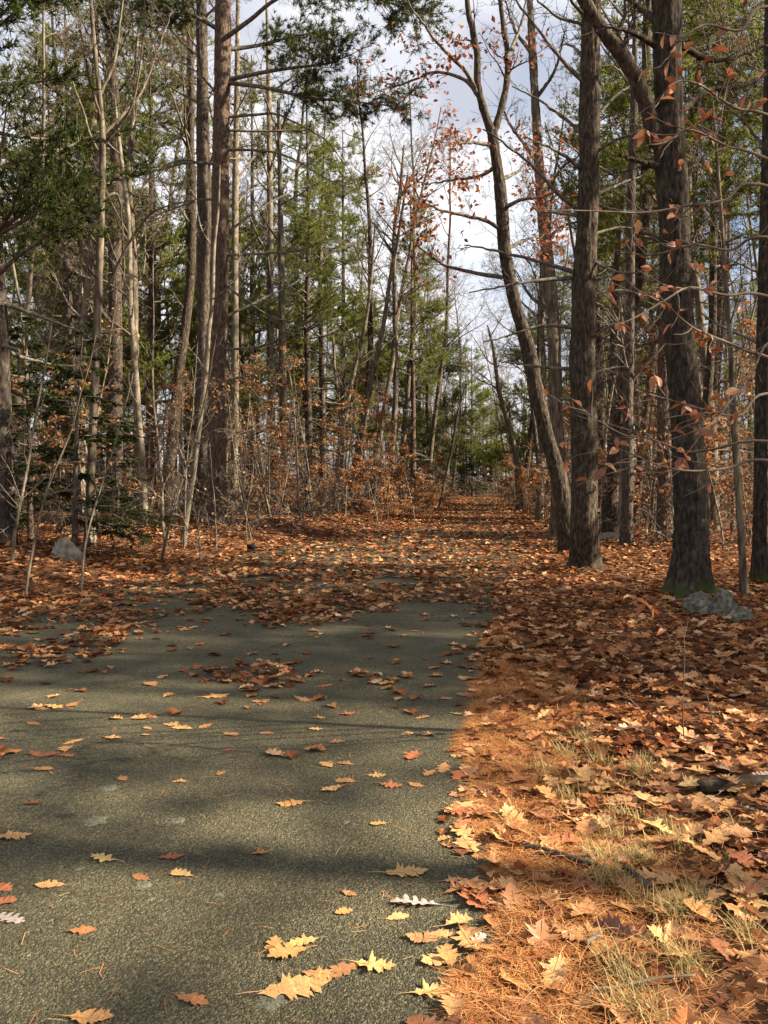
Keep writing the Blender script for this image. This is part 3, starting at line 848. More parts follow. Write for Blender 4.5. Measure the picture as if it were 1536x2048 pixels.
simple_tree('bare_tree', 'black slim sapling leaning right at the left edge of the far path', (879, 1018), 50, [(890, 960), (903, 900), (915, 830), (930, 770)], [.1, .09, .08, .07, .03], 'pine_bark', 311, 6, 2)
simple_tree('bare_tree', 'crooked dark tree at the right edge of the far path', (1038, 1010), 46, [(1034, 930), (1020, 860), (1000, 790), (992, 740), (985, 690), (975, 650)], [.17, .16, .15, .13, .11, .08, .04], 'grey_bark', 312, 9, 3)
simple_tree('oak_tree', 'dark mossy trunk at the right edge of the photograph', (1520, 1165), 12.6, [(1520, 1050), (1522, 900), (1524, 700), (1528, 500), (1532, 300), (1535, 100), (1538, -200)], [.12, .1, .095, .085, .075, .06, .05, .03], 'oak_moss', 313, 8, 2, sides=30)
simple_tree('bare_tree', 'slender brown stem between the mossy oak and the right edge trunk', (1488, 1188), 11.2, [(1484, 1100), (1474, 950), (1468, 850), (1462, 700), (1450, 550), (1440, 400), (1425, 200)], [.05, .045, .042, .04, .036, .03, .025, .012], 'grey_bark', 314, 9, 1.5, sides=16, amp=.003)
simple_tree('bare_tree', 'thin mossy yellow-green stem behind the straight furrowed trunk', (1242, 1076), 22, [(1244, 980), (1250, 880), (1255, 800), (1250, 700), (1240, 600)], [.08, .075, .07, .065, .05, .03], 'pale_bark', 315, 7, 1.6)
simple_tree('bare_tree', 'dark trunk right behind the straight furrowed trunk in the right woods', (1252, 1090), 20, [(1256, 950), (1256, 800), (1260, 600), (1262, 400), (1268, 200), (1270, 0)], [.14, .13, .12, .11, .1, .08, .04], 'pine_bark', 316, 9, 2.4)

# ------------------------------------------------------------------ kinds of tree for the woods, then each one placed
BARE = [bare_tree(400 + i, H, R, st, n1, bk, lv, ln) for i, (H, R, st, n1, bk, lv, ln) in enumerate([
    (21, .16, .38, 16, 'grey_bark', 0, .0), (18, .12, .3, 16, 'pale_bark', 0, .04), (23, .2, .42, 17, 'oak_bark', 0, .0), (16, .1, .28, 15, 'pale_bark', 0, .08),
    (20, .15, .35, 16, 'grey_bark', 380, .03), (14, .08, .25, 14, 'pale_bark', 0, -.06), (19, .14, .4, 15, 'pine_bark', 0, .02)])]
BWORD = ['tall grey bare tree', 'pale bare tree', 'stout dark bare oak', 'slim pale leaning tree', 'grey oak with some red leaves', 'thin pale young tree', 'dark bare tree']
PINE = [pine_tree(500 + i, H, R, d0, l0, Lm, bk, de) for i, (H, R, d0, l0, Lm, bk, de) in enumerate([
    (22, .22, .1, .42, 3.0, 'pine_bark', 1.35), (19, .18, .1, .36, 2.8, 'red_bark', 1.35), (25, .26, .12, .5, 3.4, 'pine_bark', 1.35), (15, .14, .06, .2, 2.4, 'pine_bark', 1.2)])]
PINE_FULL = pine_tree(521, 16, .16, .05, .14, 3.5, 'pine_bark', 1.35, tuft=.16)
PINE_SPARSE = pine_tree(522, 24, .2, .44, .48, 2.8, 'pine_bark', .5)
PINE.append(pine_tree(520, 19, .2, .1, .28, 2.7, 'pine_bark', 1.5, 'dark_green', .13))
PWORD = ['tall pine with a high crown', 'reddish-barked pine', 'tallest thick pine', 'young full-crowned pine']
HEML = [hemlock_tree(540, 4.2, .055), hemlock_tree(541, 3.2, .04, Lmax=1.2)]
BEECH = [beech_tree(550, 3.4, .025, 1700, 1.5), beech_tree(551, 5.5, .04, 1300, 1.9), beech_tree(552, 2.4, .018, 1100, 1.1), beech_tree(553, 5.0, .035, 600, 1.8), beech_tree(554, 3.6, .03, 420, 1.5)]
SAPL = [sapling(560 + i, H, R, b, lv) for i, (H, R, b, lv) in enumerate([(4.5, .022, 'pale_bark', 0), (3.2, .014, 'pale_bark', 50), (6.5, .035, 'grey_bark', 0), (2.2, .01, 'pale_bark', 0), (5.5, .03, 'pale_bark', 90), (1.5, .008, 'twig', 25)])]


def pxy(px, Y):
    return (px - 768) / FPX * Y, Y


# hand-placed ones
for k, px, Y, s, rot, lab in [
        (4, 5, 15.5, 1.0, .4, 'dark pine with dense low boughs at the upper left corner'),
        (9, 300, 33, 1.4, 1.2, 'sunlit yellow-green pine behind the fanning grey tree'),
        (3, 130, 36, 1.5, 2.2, 'sunlit pine behind the pale beige trunk'),
        (3, 500, 42, 1.5, .2, 'broad pine seen between the thick reddish pine and the bright trunk'),
        (1, 1330, 22, 1.0, .2, 'pine seen between the straight furrowed trunk and the mossy oak'),
        (3, 1290, 45, 1.4, 1.2, 'full sunlit pine deep in the right woods'),
        (0, 620, 40, .95, 2.2, 'pine with sunlit upper crown right of the thick reddish pine'),
        (9, 680, 50, 1.4, .5, 'full pine rising behind the slim trees leaning toward the path'),
        (9, 858, 60, 1.05, 3.0, 'dark green pine at the left side of the far path'),
        (9, 945, 96, 1.1, 4.0, 'bright yellow-green pine closing the end of the path'),
        (3, 1000, 108, 1.0, 2.0, 'pine just right of the one closing the path end'),
        (3, 900, 112, 1.1, 1.0, 'pine just left of the one closing the path end'),
        (3, 968, 125, 1.2, 3.3, 'farthest pine on the axis of the path'),
        (1, 1575, 21, 1.0, 5.0, 'pine with grey-green boughs at the right edge of the woods'),
        (0, 1225, 34, .95, 2.9, 'pine behind the straight furrowed trunk'),
        (2, 1420, 30, .95, 1.9, 'tall pine showing right of the mossy oak'),
        (9, 1095, 58, 1.15, .9, 'pine behind the leaning forked oak')]:
    x, y = pxy(px, Y)
    put(PINE_FULL if k == 9 else PINE[k], 'pine_tree', lab, 'tree', x, y, rot, s)
for k, px, Y, s, rot, lab in [(0, 805, 47, 1.05, .3, 'tall bare tree whose twigs screen the sky left of the lane'), (4, 835, 64, 1.1, 1.3, 'bare tree with rusty leaves standing left of the far lane'), (0, 742, 39, .95, 2.3, 'bare tree just behind the dark slim leaning tree'),
                              (2, 1045, 50, .95, .9, 'bare oak at the right side of the far lane'), (0, 1078, 33, .9, 2.9, 'bare tree right behind the leaning forked oak'), (2, 905, 90, 1.0, 2.0, 'bare oak at the left of the path end')]:
    x, y = pxy(px, Y)
    put(BARE[k], 'bare_tree', lab, 'tree', x, y, rot, s)
x, y = pxy(148, 14.8)
put(HEML[0], 'hemlock_tree', 'dark green young hemlock on the left bank beside the pale rock', 'tree', x, y, .5, 1.0)
x, y = pxy(60, 17)
put(HEML[0], 'hemlock_tree', 'dark hemlock at the left edge behind the pale rock', 'tree', x, y, 2.5, 1.15)
x, y = pxy(235, 19.5)
put(HEML[1], 'hemlock_tree', 'small low hemlock behind the young hemlock, near the broad dark trunk', 'tree', x, y, 1.5, .8)
for i, (px, Y, s, k, lab) in enumerate([
        (830, 33, 1.0, 0, 'bright copper beech at the left corner of the path'), (790, 35, 1.0, 1, 'tall copper beech behind the path corner on the left'), (745, 31, .9, 2, 'low copper beech left of the path corner'),
        (690, 30, .95, 1, 'copper beech among brush left of the path corner'), (610, 31, 1.0, 0, 'copper beech between pale trunks on the left bank'), (560, 29, .8, 2, 'small copper beech right of the thick reddish pine'),
        (860, 46, 1.0, 0, 'copper beech farther along the left edge of the path'), (1005, 58, 1.1, 0, 'copper beech at the right edge of the far path'), (1030, 42, .9, 0, 'copper beech on the right side behind the leaning oak'),
        (1085, 30, .9, 2, 'copper beech at the foot of the leaning oak'), (1300, 24, 1.0, 1, 'copper beech in the right woods between the two thick trunks'), (1450, 19, 1.0, 0, 'copper beech right of the mossy oak'),
        (20, 21, 1.0, 1, 'copper beech at the left edge of the woods'), (95, 25, 1.0, 0, 'copper beech behind the hemlocks on the left'), (330, 27, .9, 1, 'copper beech behind the pale leaning tree'), (1230, 30, .9, 0, 'copper beech behind the mossy yellow-green stem')]):
    x, y = pxy(px, Y)
    put(BEECH[k], 'beech_tree', lab, 'tree', x, y, i * 1.7, s, 'copper young beeches in the understory')


def ordinal(n):
    w = ['', 'first', 'second', 'third', 'fourth', 'fifth', 'sixth', 'seventh', 'eighth', 'ninth', 'tenth', 'eleventh', 'twelfth', 'thirteenth', 'fourteenth', 'fifteenth', 'sixteenth']
    return w[n] if n < len(w) else '%d%s' % (n, 'th')


rr = np.random.default_rng(99)
spots = []


def scatter(n, y0, y1, side, clear, gap, margin=1.12):
    got, tries = [], 0
    while len(got) < n and tries < 6000:
        tries += 1
        y = math.sqrt(rr.uniform(y0 ** 2, y1 ** 2))
        if side < 0:
            lo, hi = -.463 * y * margin - 1, xl(y) - clear
        else:
            lo, hi = xr(y) + clear, .463 * y * margin + 1
        if hi <= lo:
            continue
        x = rr.uniform(lo, hi)
        if gap > 1.2 and y < 34 and 560 < 768 + FPX * x / y < 1000:
            continue
        if all((x - a) ** 2 + (y - b) ** 2 > gap ** 2 for a, b in spots):
            spots.append((x, y)); got.append((x, y))
    return got


fill = {}
for side, sn in ((-1, 'left'), (1, 'right')):
    for row, (y0, y1, n) in (('front', (22, 34, 12)), ('middle', (34, 56, 30)), ('far', (56, 92, 42))):
        for x, y in scatter(n, y0, y1, side, 1.2 if row != 'front' else 2.2, 1.3 if row != 'far' else 1.8):
            near = (xl(y) - x) if side < 0 else (x - xr(y))
            pine = rr.random() < ((.42 if side < 0 else .14) if near > 4 else .05)
            k = rr.integers(0, 4) if pine else rr.integers(0, 7)
            fill.setdefault((bool(pine), int(k), row, sn), []).append((x, y))
for (pine, k, row, sn), pts in fill.items():
    pts.sort(key=lambda p: abs(p[0] / p[1] - .12))
    for i, (x, y) in enumerate(pts):
        w = (PWORD if pine else BWORD)[k]
        lab = '%s, %s from the path, in the %s woods\' %s row' % (w, ordinal(i + 1), sn, row)
        if len(pts) == 1:
            lab = 'only %s in the %s row of the %s woods' % (w, row, sn)
        put((PINE if pine else BARE)[k], 'pine_tree' if pine else 'bare_tree', lab, 'tree', x, y, rr.uniform(0, 6.28), rr.uniform(.8, 1.12), 'trees of the woods on both sides of the path')
for i, d_ in enumerate([27.5, 30, 33.5, 37, 41, 46, 52, 59, 67, 75]):
    put(BEECH[2 if i % 3 else 0], 'beech_tree', 'low copper beech lining the left edge of the lane, %s along it' % ordinal(i + 1), 'tree', float(xl(d_)) - .9 - .2 * (i % 2), d_, i * 2.0, .75 + .12 * (i % 3), 'copper young beeches in the understory')
for i, d_ in enumerate([29, 35, 41, 48, 56, 66, 76]):
    put(BEECH[2 if i % 3 else 4], 'beech_tree', 'low copper beech lining the right edge of the lane, %s along it' % ordinal(i + 1), 'tree', float(xr(d_)) + .9 + .2 * (i % 2), d_, i * 1.4, .75 + .12 * (i % 3), 'copper young beeches in the understory')
bf = {}
for side, sn in ((-1, 'left'), (1, 'right')):
    for row, (y0, y1, n) in (('front', (19, 32, 12)), ('middle', (32, 60, 22)), ('far', (60, 88, 14))):
        for x, y in scatter(n, y0, y1, side, 1.0 if side < 0 or y0 > 30 else 4, 1.0):
            bf.setdefault((sn, row), []).append((x, y))
for (sn, row), pts in bf.items():
    pts.sort(key=lambda p: abs(p[0] / p[1] - .12))
    for i, (x, y) in enumerate(pts):
        put(BEECH[int(rr.integers(3, 5)) if rr.random() < .75 else 1], 'beech_tree', 'copper-leaved young beech, %s from the path, in the %s woods\' %s row' % (ordinal(i + 1), sn, row), 'tree', x, y, rr.uniform(0, 6.28), rr.uniform(.8, 1.3), 'copper young beeches in the understory')
for i in range(20):
    y = float(rr.uniform(94, 112)); x = 3.5 + i * .75 + float(rr.normal(0, .8))
    if i % 3 == 0:
        put(HEML[0], 'hemlock_tree', 'dark hemlock in the thicket closing the path end, %s from the left' % ordinal(i // 3 + 1), 'tree', x, y, i, rr.uniform(1.5, 2.2), 'evergreens closing the path')
    else:
        put(BEECH[1 + 2 * (i % 2)], 'beech_tree', 'copper beech in the thicket closing the path end, %s from the left' % ordinal(i - i // 3), 'tree', x, y, i, rr.uniform(1.1, 1.8), 'copper young beeches in the understory')
# the woods go on to the right of the frame and shade the foreground
for i, (x, y, k, lab) in enumerate([(33, .2, 2, 'big oak'), (36, -2.2, 0, 'distant grey tree'), (28, .4, 4, 'oak with rusty leaves'), (15, 9.5, 2, 'oak'), (19, 6.6, 0, 'grey tree'), (12.5, 12.5, 1, 'pale tree'), (24, 3.4, 2, 'dark oak'), (30, 1.5, 4, 'oak with red leaves'), (9.5, 15, 6, 'dark tree'), (27, 9, 0, 'tall grey tree'), (18, 14, 3, 'slim tree'), (35, 5, 2, 'far oak')]):
    put(BARE[k], 'bare_tree', '%s beyond the right edge of the view, %s from the verge' % (lab, ordinal(i + 1)), 'tree', x, y, i * 2.1, 1.0, 'trees right of the view')
for i, (x, y, k, s) in enumerate([(17, 10.8, 0, 1.0), (22, 7.4, 1, 1.0), (33, 8.2, 0, 1.0), (15, 4.6, 4, .8), (18, 6.4, 4, .9), (30, 4.2, 2, 1.0), (24, 33, 2, 1), (30, 20, 2, 1), (33, 52, 2, 1)]):
    put(PINE[k], 'pine_tree', 'pine beyond the right edge of the view, %s from the verge' % ordinal(i + 1), 'tree', x, y, i * 1.3, s, 'trees right of the view')

put(PINE_SPARSE, 'pine_tree', 'thin-crowned pine beyond the right edge that dapples the asphalt', 'tree', 16.6, 1.0, 1.0, .95)
sap = {}
for side, sn in ((-1, 'left'), (1, 'right')):
    for row, (y0, y1, n) in (('front', (13, 21, 12)), ('middle', (21, 34, 46)), ('far', (34, 55, 40))):
        for x, y in scatter(n, y0, y1, side, 1.3 if row != 'front' else (.3 if side < 0 else 2.6), .45):
            sap.setdefault((row, sn), []).append((x, y))
SW = ['pale twiggy sapling', 'pale sapling with dry leaves', 'tall grey sapling', 'small pale sapling', 'tall pale sapling with copper leaves', 'low brown twiggy shoot']
for (row, sn), pts in sap.items():
    pts.sort(key=lambda p: abs(p[0] / p[1] - .12))
    cnt = [0] * 6
    for x, y in pts:
        k = int(rr.integers(0, 6)); cnt[k] += 1
        put(SAPL[k], 'sapling', '%s, %s from the path, in the %s woods\' %s undergrowth' % (SW[k], ordinal(cnt[k]), sn, row), 'sapling', x, y, rr.uniform(0, 6.28), rr.uniform(.75, 1.25), 'saplings in the undergrowth')

# saplings and stems named in the photograph at the left bank
for i, (px, py, Y, k, s, lab) in enumerate([(46, 1205, 10.6, 0, .8, 'pale thin sapling nearest the asphalt at the left edge'), (160, 1180, 11.6, 0, .75, 'pale thin sapling in front of the pale rock'), (320, 1112, 15.5, 2, .8, 'pale straight sapling leaning right, left of the leaning tree'),
                                            (22, 1150, 13, 2, .8, 'dark stem at the left edge behind the front sapling'), (400, 1105, 16, 0, .7, 'thin sapling left of the black stub'), (433, 1090, 17.5, 3, 1.2, 'small sapling in front of the thick reddish pine')]):
    x, y = pxy(px, Y)
    put(SAPL[k], 'sapling', lab, 'sapling', x, y, i * 1.1, s, 'saplings along the left bank')

# far wood beyond the end of the path: one mass
r = np.random.default_rng(700)
fw, ff_ = MB(), MB()
tmpl = []
for k in range(12):
    m_ = MB(); H = r.uniform(14, 22)
    p = wander((0, 0, -.3), (r.normal(0, .05), 0, 1), H, 5, .03, .02, r)
    m_.tube(p, np.linspace(r.uniform(.09, .2), .02, 6), 5)
    for a in r.uniform(.12, 1, 15):
        i = min(int(a * 5), 4)
        grow(m_, p[i] + (p[i + 1] - p[i]) * (a * 5 - i), side_dir(p[i + 1] - p[i], r.uniform(.5, 1.1), r), r.uniform(1.5, 3.8), .035, 3, 4, r, up=.08, kids=(3,), rmin=.02)
    tmpl.append((np.concatenate(m_.v), np.concatenate(m_.f)))


def strew(mb, tm, x, y, rz, s_):
    z = gh(x, y)
    for k in range(len(x)):
        v, f = tm[k % len(tm)]
        c, sn_ = math.cos(rz[k]) * s_[k], math.sin(rz[k]) * s_[k]
        mb.add(np.stack([v[:, 0] * c - v[:, 1] * sn_ + x[k], v[:, 0] * sn_ + v[:, 1] * c + y[k], v[:, 2] * s_[k] + z[k]], 1), f)


n = 205
y = r.uniform(92, 175, n); x = r.uniform(-.53, .56, n) * y
m = ~((x > xl(y) - .5) & (x < xr(y) + .5) & (y < 100))
x, y = np.concatenate([x[m], r.uniform(-2, 24, 70)]), np.concatenate([y[m], r.uniform(97, 125, 70)]); n = len(x)
strew(fw, tmpl, x, y, r.uniform(0, 6.28, n), r.uniform(.75, 1.15, n))
o = kind(obj('far_woods', fw.mesh('far_woods', M['twig'])), 'stuff')
tag(o, 'dense grey-brown bare woods closing the view beyond the path', 'woods')

# brush: thin tangled twigs on the woodland floor
r = np.random.default_rng(710)
bm_ = MB(); bl = MB(); LP = []
tmpl, tmtip = [], []
for k in range(30):
    m_ = MB(); tp_ = []
    grow(m_, (0, 0, -.03), (r.normal(0, .7), r.normal(0, .7), r.uniform(.3, 1)), r.uniform(.8, 2.0), .009, 2, 4, r, up=.0, w=.2, kids=(4, 4, 4, 2), rmin=.0072, tips=tp_)
    tmpl.append((np.concatenate(m_.v), np.concatenate(m_.f))); tmtip.append(np.array([p for p, d in tp_]))
n = 1850
y = np.sqrt(r.uniform(14 ** 2, 75 ** 2, n)); left = r.random(n) < .55
off = r.exponential(7, n)
x = np.where(left, xl(y) - np.where(y > 26, 1.5, .5) - off, xr(y) + np.where(y > 22, 1.5, 3.0) + off)
m = np.abs(x) < .5 * y + 1
x, y = x[m], y[m]
y2 = r.uniform(86, 125, 600); x2 = r.uniform(-.2, .4, 600) * y2
x, y = np.concatenate([x, x2]), np.concatenate([y, y2]); n = len(x)
rz = r.uniform(0, 6.28, n); s_ = r.uniform(.7, 1.3, n) * np.where(y > 80, 2.4, np.where(y > 40, 1.6, 1.15))
strew(bm_, tmpl, x, y, rz, s_)
zb = gh(x, y)
for k in range(n):
    if r.random() < .6:
        q = tmtip[k % 30]; q = q[r.integers(0, len(q), 5)] * s_[k]
        c, sn_ = math.cos(rz[k]), math.sin(rz[k])
        LP.append(np.stack([q[:, 0] * c - q[:, 1] * sn_ + x[k], q[:, 0] * sn_ + q[:, 1] * c + y[k], q[:, 2] + zb[k]], 1))
LP = np.concatenate(LP)
o = kind(obj('brush', bm_.mesh('brush', M['twig'])), 'stuff'); tag(o, 'tangled bare twigs and brush on the woodland floor', 'brush')
LP = LP[r.integers(0, len(LP), 20000)] + r.normal(0, .06, (20000, 3)); LP[:, 2] = np.maximum(LP[:, 2], gh(LP[:, 0], LP[:, 1]) + .03)
leaf_cards(bl, LP, r, .1)
o = kind(obj('brush_leaves', bl.mesh('brush_leaves', M['copper'], False)), 'stuff'); tag(o, 'dry copper leaves hanging on the woodland brush', 'leaves')

# ------------------------------------------------------------------ beech reaching in from the right, close to the camera
def beech_leaf_mesh(seed):
    r = np.random.default_rng(seed)
    n = 9
    t = np.linspace(0, 1, n)
    w = .25 * np.sin(np.pi * t ** .85) ** .9 + .002
    bend, fold, tw_ = r.uniform(-.9, .4), r.uniform(.15, 1.0), r.uniform(-1.6, 1.6)
    zc = bend * t ** 2 * .6
    rows = []
    for s in (-1, -.5, 0, .5, 1):
        wav = .012 * np.sin(t * 40) * abs(s) + tw_ * s * w * (t - .3)
        rows.append(np.stack([t, s * w, zc + abs(s) * w * fold + wav], 1))
    v = np.stack(rows, 1)
    mb = MB(); mb.grid(v)
    mb.tube([[-.12, 0, .02], [0, 0, 0], [1, 0, bend * .6]], [.012, .012, .004], 4)
    return mb.mesh('beech_leaf', M['beech_near'])


BL = [beech_leaf_mesh(800 + i) for i in range(6)]


def hang_leaves(branch_obj, pts, r, n, size, base):
    for a in r.uniform(.12, 1, n):
        i = min(int(a * (len(pts) - 1)), len(pts) - 2)
        p = pts[i] + (pts[i + 1] - pts[i]) * (a * (len(pts) - 1) - i)
        o = obj('leaf', BL[r.integers(0, 6)], branch_obj, p - base, (r.normal(0, .6), r.normal(.45, .45), r.uniform(0, 6.28)), size * r.uniform(.75, 1.2))


base = np.array([3.05, 4.6, 0]); base[2] = gh(base[0], base[1])
t = thing('beech_tree', 'young beech reaching in from the right edge, glossy orange leaves on thin twigs', 'tree', base)
stem = spline([base, base + [-.03, 0, 1.2], base + [.04, .05, 2.4], base + [0, .1, 3.6], base + [.05, .1, 5.0]], 30)
mb = MB(); mb.tube(np.vstack([[base - [0, 0, .1]], stem]), np.linspace(.045, .012, 31), 9)
obj('trunk', mb.mesh('trunk', M['pale_bark'], off=base), t)
r = np.random.default_rng(810)
for i, (q, dY, nl) in enumerate([
        ([(1536, 372), (1450, 400), (1370, 412), (1290, 425), (1190, 422), (1090, 420)], -.5, 9),
        ([(1536, 715), (1508, 707), (1468, 690), (1418, 670), (1378, 650), (1330, 605), (1290, 560)], -.9, 12),
        ([(1560, 925), (1453, 937), (1393, 942), (1333, 935), (1268, 910), (1230, 895)], -.3, 5),
        ([(1560, 885), (1418, 900), (1368, 902), (1293, 875), (1248, 870), (1188, 835), (1158, 810)], .2, 6),
        ([(1560, 20), (1480, 60), (1410, 50), (1350, 90), (1330, 160)], -.4, 13),
        ([(1560, 240), (1470, 215), (1400, 170), (1350, 165), (1310, 215)], -.7, 14),
        ([(1560, 330), (1450, 290), (1380, 260), (1330, 285), (1290, 290)], -.2, 14),
        ([(1560, 600), (1450, 590), (1380, 575), (1330, 600), (1260, 640), (1210, 650)], -.6, 13),
        ([(1560, 790), (1480, 830), (1410, 820), (1340, 800), (1270, 780)], -.5, 12),
        ([(1560, 480), (1460, 500), (1390, 490), (1300, 510), (1230, 500)], .2, 8),
        ([(1580, 680), (1500, 750), (1440, 830), (1390, 870)], -1.0, 10)]):
    pp = PX(q, 4.25, dY)
    k = np.argmin(abs(stem[:, 2] - (pp[0, 2] - .25)))
    p = spline(np.vstack([stem[k], pp]), 40)
    mb = MB(); mb.tube(p, np.linspace(.0095, .0022, 40), 6)
    tw = []
    for a in r.uniform(.25, .98, 10):
        j = int(a * 38)
        w = wander(p[j], side_dir(p[j + 1] - p[j], math.radians(r.uniform(25, 55)), r, .6), r.uniform(.15, .42), 5, .13, .01, r)
        mb.tube(w, np.linspace(.003, .0014, 6), 4); tw.append(w)
    b = obj('branch', mb.mesh('branch', M['twig'], off=base), t)
    hang_leaves(b, p[14:], r, max(2, nl // 3), .062, base)
    for w in tw:
        hang_leaves(b, w[2:], r, max(1, nl // 5) if r.random() < .7 else 0, .062, base)

# seedlings on the verge
for i, (bx, by, q, lv, lab) in enumerate([
        (1371, 1502, [(1366, 1440), (1368, 1360), (1369, 1290), (1362, 1245)], 0, 'thin leafless seedling on the verge, left one of the seedling pair'),
        (1433, 1480, [(1425, 1440), (1414, 1390), (1400, 1350), (1370, 1315), (1345, 1290), (1320, 1235), (1290, 1208), (1262, 1192)], 5, 'arching seedling on the verge with a few orange leaves at its tip'),
        (1440, 1455, [(1438, 1430), (1432, 1405)], 0, 'very short twig seedling right of the arching seedling'),
        (1290, 1440, [(1280, 1420), (1262, 1400), (1240, 1380)], 0, 'short slanting twig on the verge left of the seedlings'),
        (1262, 1330, [(1262, 1300), (1258, 1290), (1250, 1276)], 4, 'small seedling with red-orange leaves before the mossy oak')]):
    b = gpt(bx, by); b[2] = gh(b[0], b[1])
    t = thing('seedling', lab, 'seedling', b, group='beech seedlings on the verge')
    p = spline(np.vstack([b - [0, 0, .02], PX(q, b[1], -.1)]), 24)
    mb = MB(); mb.tube(p, np.linspace(.0042, .0018, 24), 5)
    for a in (.45, .7, .85):
        w = wander(p[int(a * 23)], side_dir(p[int(a * 23)] - p[int(a * 23) - 1], .7, r), .1, 3, .1, .02, r)
        mb.tube(w, np.linspace(.002, .001, 4), 4)
    s = obj('stem', mb.mesh('stem', M['twig'], off=b), t)
    if lv:
        hang_leaves(t, p[14:], r, lv, .085, b)

# ------------------------------------------------------------------ rocks, stub, log, sticks
def rock(name, label, loc, size, seed, mat, cuts=7, rot=0.0):
    r = np.random.default_rng(seed)
    n, m_ = 56, 72
    th, ph = np.meshgrid(np.linspace(0.02, np.pi - .02, n), np.arange(m_) * 2 * np.pi / m_, indexing='ij')
    d = np.stack([np.sin(th) * np.cos(ph), np.sin(th) * np.sin(ph), np.cos(th)], -1)
    R = np.full(d.shape[:2], 1.15)
    for _ in range(cuts):
        nv = r.normal(0, 1, 3); nv[2] = abs(nv[2]) * .8; nv /= np.linalg.norm(nv)
        dn = d @ nv
        R = np.where(dn > .05, np.minimum(R, r.uniform(.55, .9) / np.maximum(dn, .05)), R)
    R = R * (1 + .1 * (fbm(d[..., 0] * 3 + 9, d[..., 1] * 3 + 9, d[..., 2] * 3 + 9, seed) - .5)) + .05 * (fbm(d[..., 0] * 11 + 9, d[..., 1] * 11 + 9, d[..., 2] * 11 + 9, seed + 3) - .5)
    mb = MB(); mb.grid(d * R[..., None] * np.array(size) * .5, closed=True)
    return tag(obj(name, mb.mesh(name, M[mat]), None, loc, (0, 0, rot)), label, 'rock')


for px, py, sz, sd, mat, lab, rot in [(1405, 1228, (.42, .4, .52), 3, 'rock', 'larger grey rock at the foot of the mossy oak', .4), (1440, 1232, (.34, .36, .46), 12, 'rock', 'grey rock leaning against the larger rock by the mossy oak', 1.2),
                                     (1482, 1240, (.5, .36, .3), 7, 'rock', 'low flat grey rock right of the two by the mossy oak', 2.0), (140, 1142, (.5, .42, .62), 21, 'pale_rock', 'pale square rock on the left bank at the hemlock foot', .2),
                                     (1222, 1082, (.7, .5, .34), 15, 'pale_rock', 'sunlit yellowish rock in the woods right of the straight trunk', .1)]:
    p = gpt(px, py)
    rock('rock', lab, (p[0], p[1], float(gh(p[0], p[1])) + sz[2] * .13), sz, sd, mat, rot=rot)

p = gpt(503, 1106)
b = np.array([p[0], p[1], float(gh(p[0], p[1]))])
t = thing('post_stub', 'short black stub post standing in the leaves left of the path', 'post', b)
mb = MB()
prof = [(.0, -.08), (.088, -.08), (.09, .15), (.096, .155), (.096, .185), (.088, .19), (.075, .19), (.07, .17), (.0, .165)]
th = np.arange(20) * 2 * np.pi / 20
mb.grid(np.stack([np.stack([a * np.cos(th), a * np.sin(th) * .9, np.full(20, z)], -1) for a, z in prof]), closed=True)
obj('post', mb.mesh('post', M['black']), t, rot=(.05, -.04, 0))
mb = MB()
mb.grid(np.stack([np.stack([a * np.cos(th), a * np.sin(th) * .9, np.full(20, z)], -1) for a, z in [(.0995, .03), (.0995, .055), (.0915, .056), (.0915, .029), (.0995, .03)]]), closed=True)
obj('band', mb.mesh('band', M['black']), t, rot=(.05, -.04, 0))


def stick(name, label, cat, pts_px, r0, r1, mat, seed, lift=.6, twigs=0, sides=10, knob=0.0):
    r = np.random.default_rng(seed)
    P = []
    for a, b in pts_px:
        g = gpt(a, b); g[2] = max(float(gh(g[0], g[1])), 0) + r0 * lift + .02
        P.append(g)
    p = spline(P, 26)
    mb = MB()
    mb.tube(np.vstack([p[:1], p, p[-1:]]), np.concatenate([[.001], np.linspace(r0, r1, 26) * r.uniform(.85, 1.15 + knob, 26), [.001]]), sides)
    for _ in range(twigs):
        i = r.integers(3, 22)
        mb.tube(wander(p[i], side_dir(p[i + 1] - p[i], .9, r), r.uniform(.03, .1), 3, .1, 0, r), [r1 * .6, r1 * .5, r1 * .4, r1 * .2], 5)
    c = p.mean(0)
    return tag(obj(name, mb.mesh(name, M[mat], off=c), None, c), label, cat)


stick('log', 'weathered grey log half buried in leaves at the right edge', 'log', [(1400, 1588), (1450, 1583), (1520, 1580), (1620, 1585)], .036, .042, 'log', 3, .35, sides=18)
stick('stick', 'dark stick with pale lichen lying on orange needles', 'stick', [(1046, 1703), (1090, 1716), (1130, 1727), (1185, 1742)], .011, .009, 'log', 4, 1, 3, knob=.3)
stick('stick', 'short grey stick between grass tufts, right of the lichen stick', 'stick', [(1250, 1752), (1270, 1768), (1298, 1790)], .014, .011, 'log', 5, 1)
stick('stick', 'thin pale forked twig on the leaves near the bottom edge', 'stick', [(1180, 2000), (1240, 1992), (1320, 1975), (1390, 1970)], .005, .004, 'pale_bark', 6, 2, 3)
stick('stick', 'short pale twig on orange needles near the bottom', 'stick', [(1172, 1902), (1200, 1885)], .008, .007, 'pale_bark', 7, 1)
stick('stick', 'small brown twig on needles beside the asphalt edge', 'stick', [(990, 1540), (1010, 1548), (1030, 1560)], .006, .005, 'dead_twig', 8, 1)
stick('fallen_branch', 'long pale fallen branch at the left edge of the path corner', 'branch', [(640, 1052), (700, 1055), (770, 1060)], .03, .015, 'pale_bark', 9, 1, 5)
stick('fallen_branch', 'pale fallen branch lying in the left woods behind the hemlocks', 'branch', [(2, 1030), (50, 1035), (95, 1042)], .04, .025, 'pale_bark', 10, 1, 3)
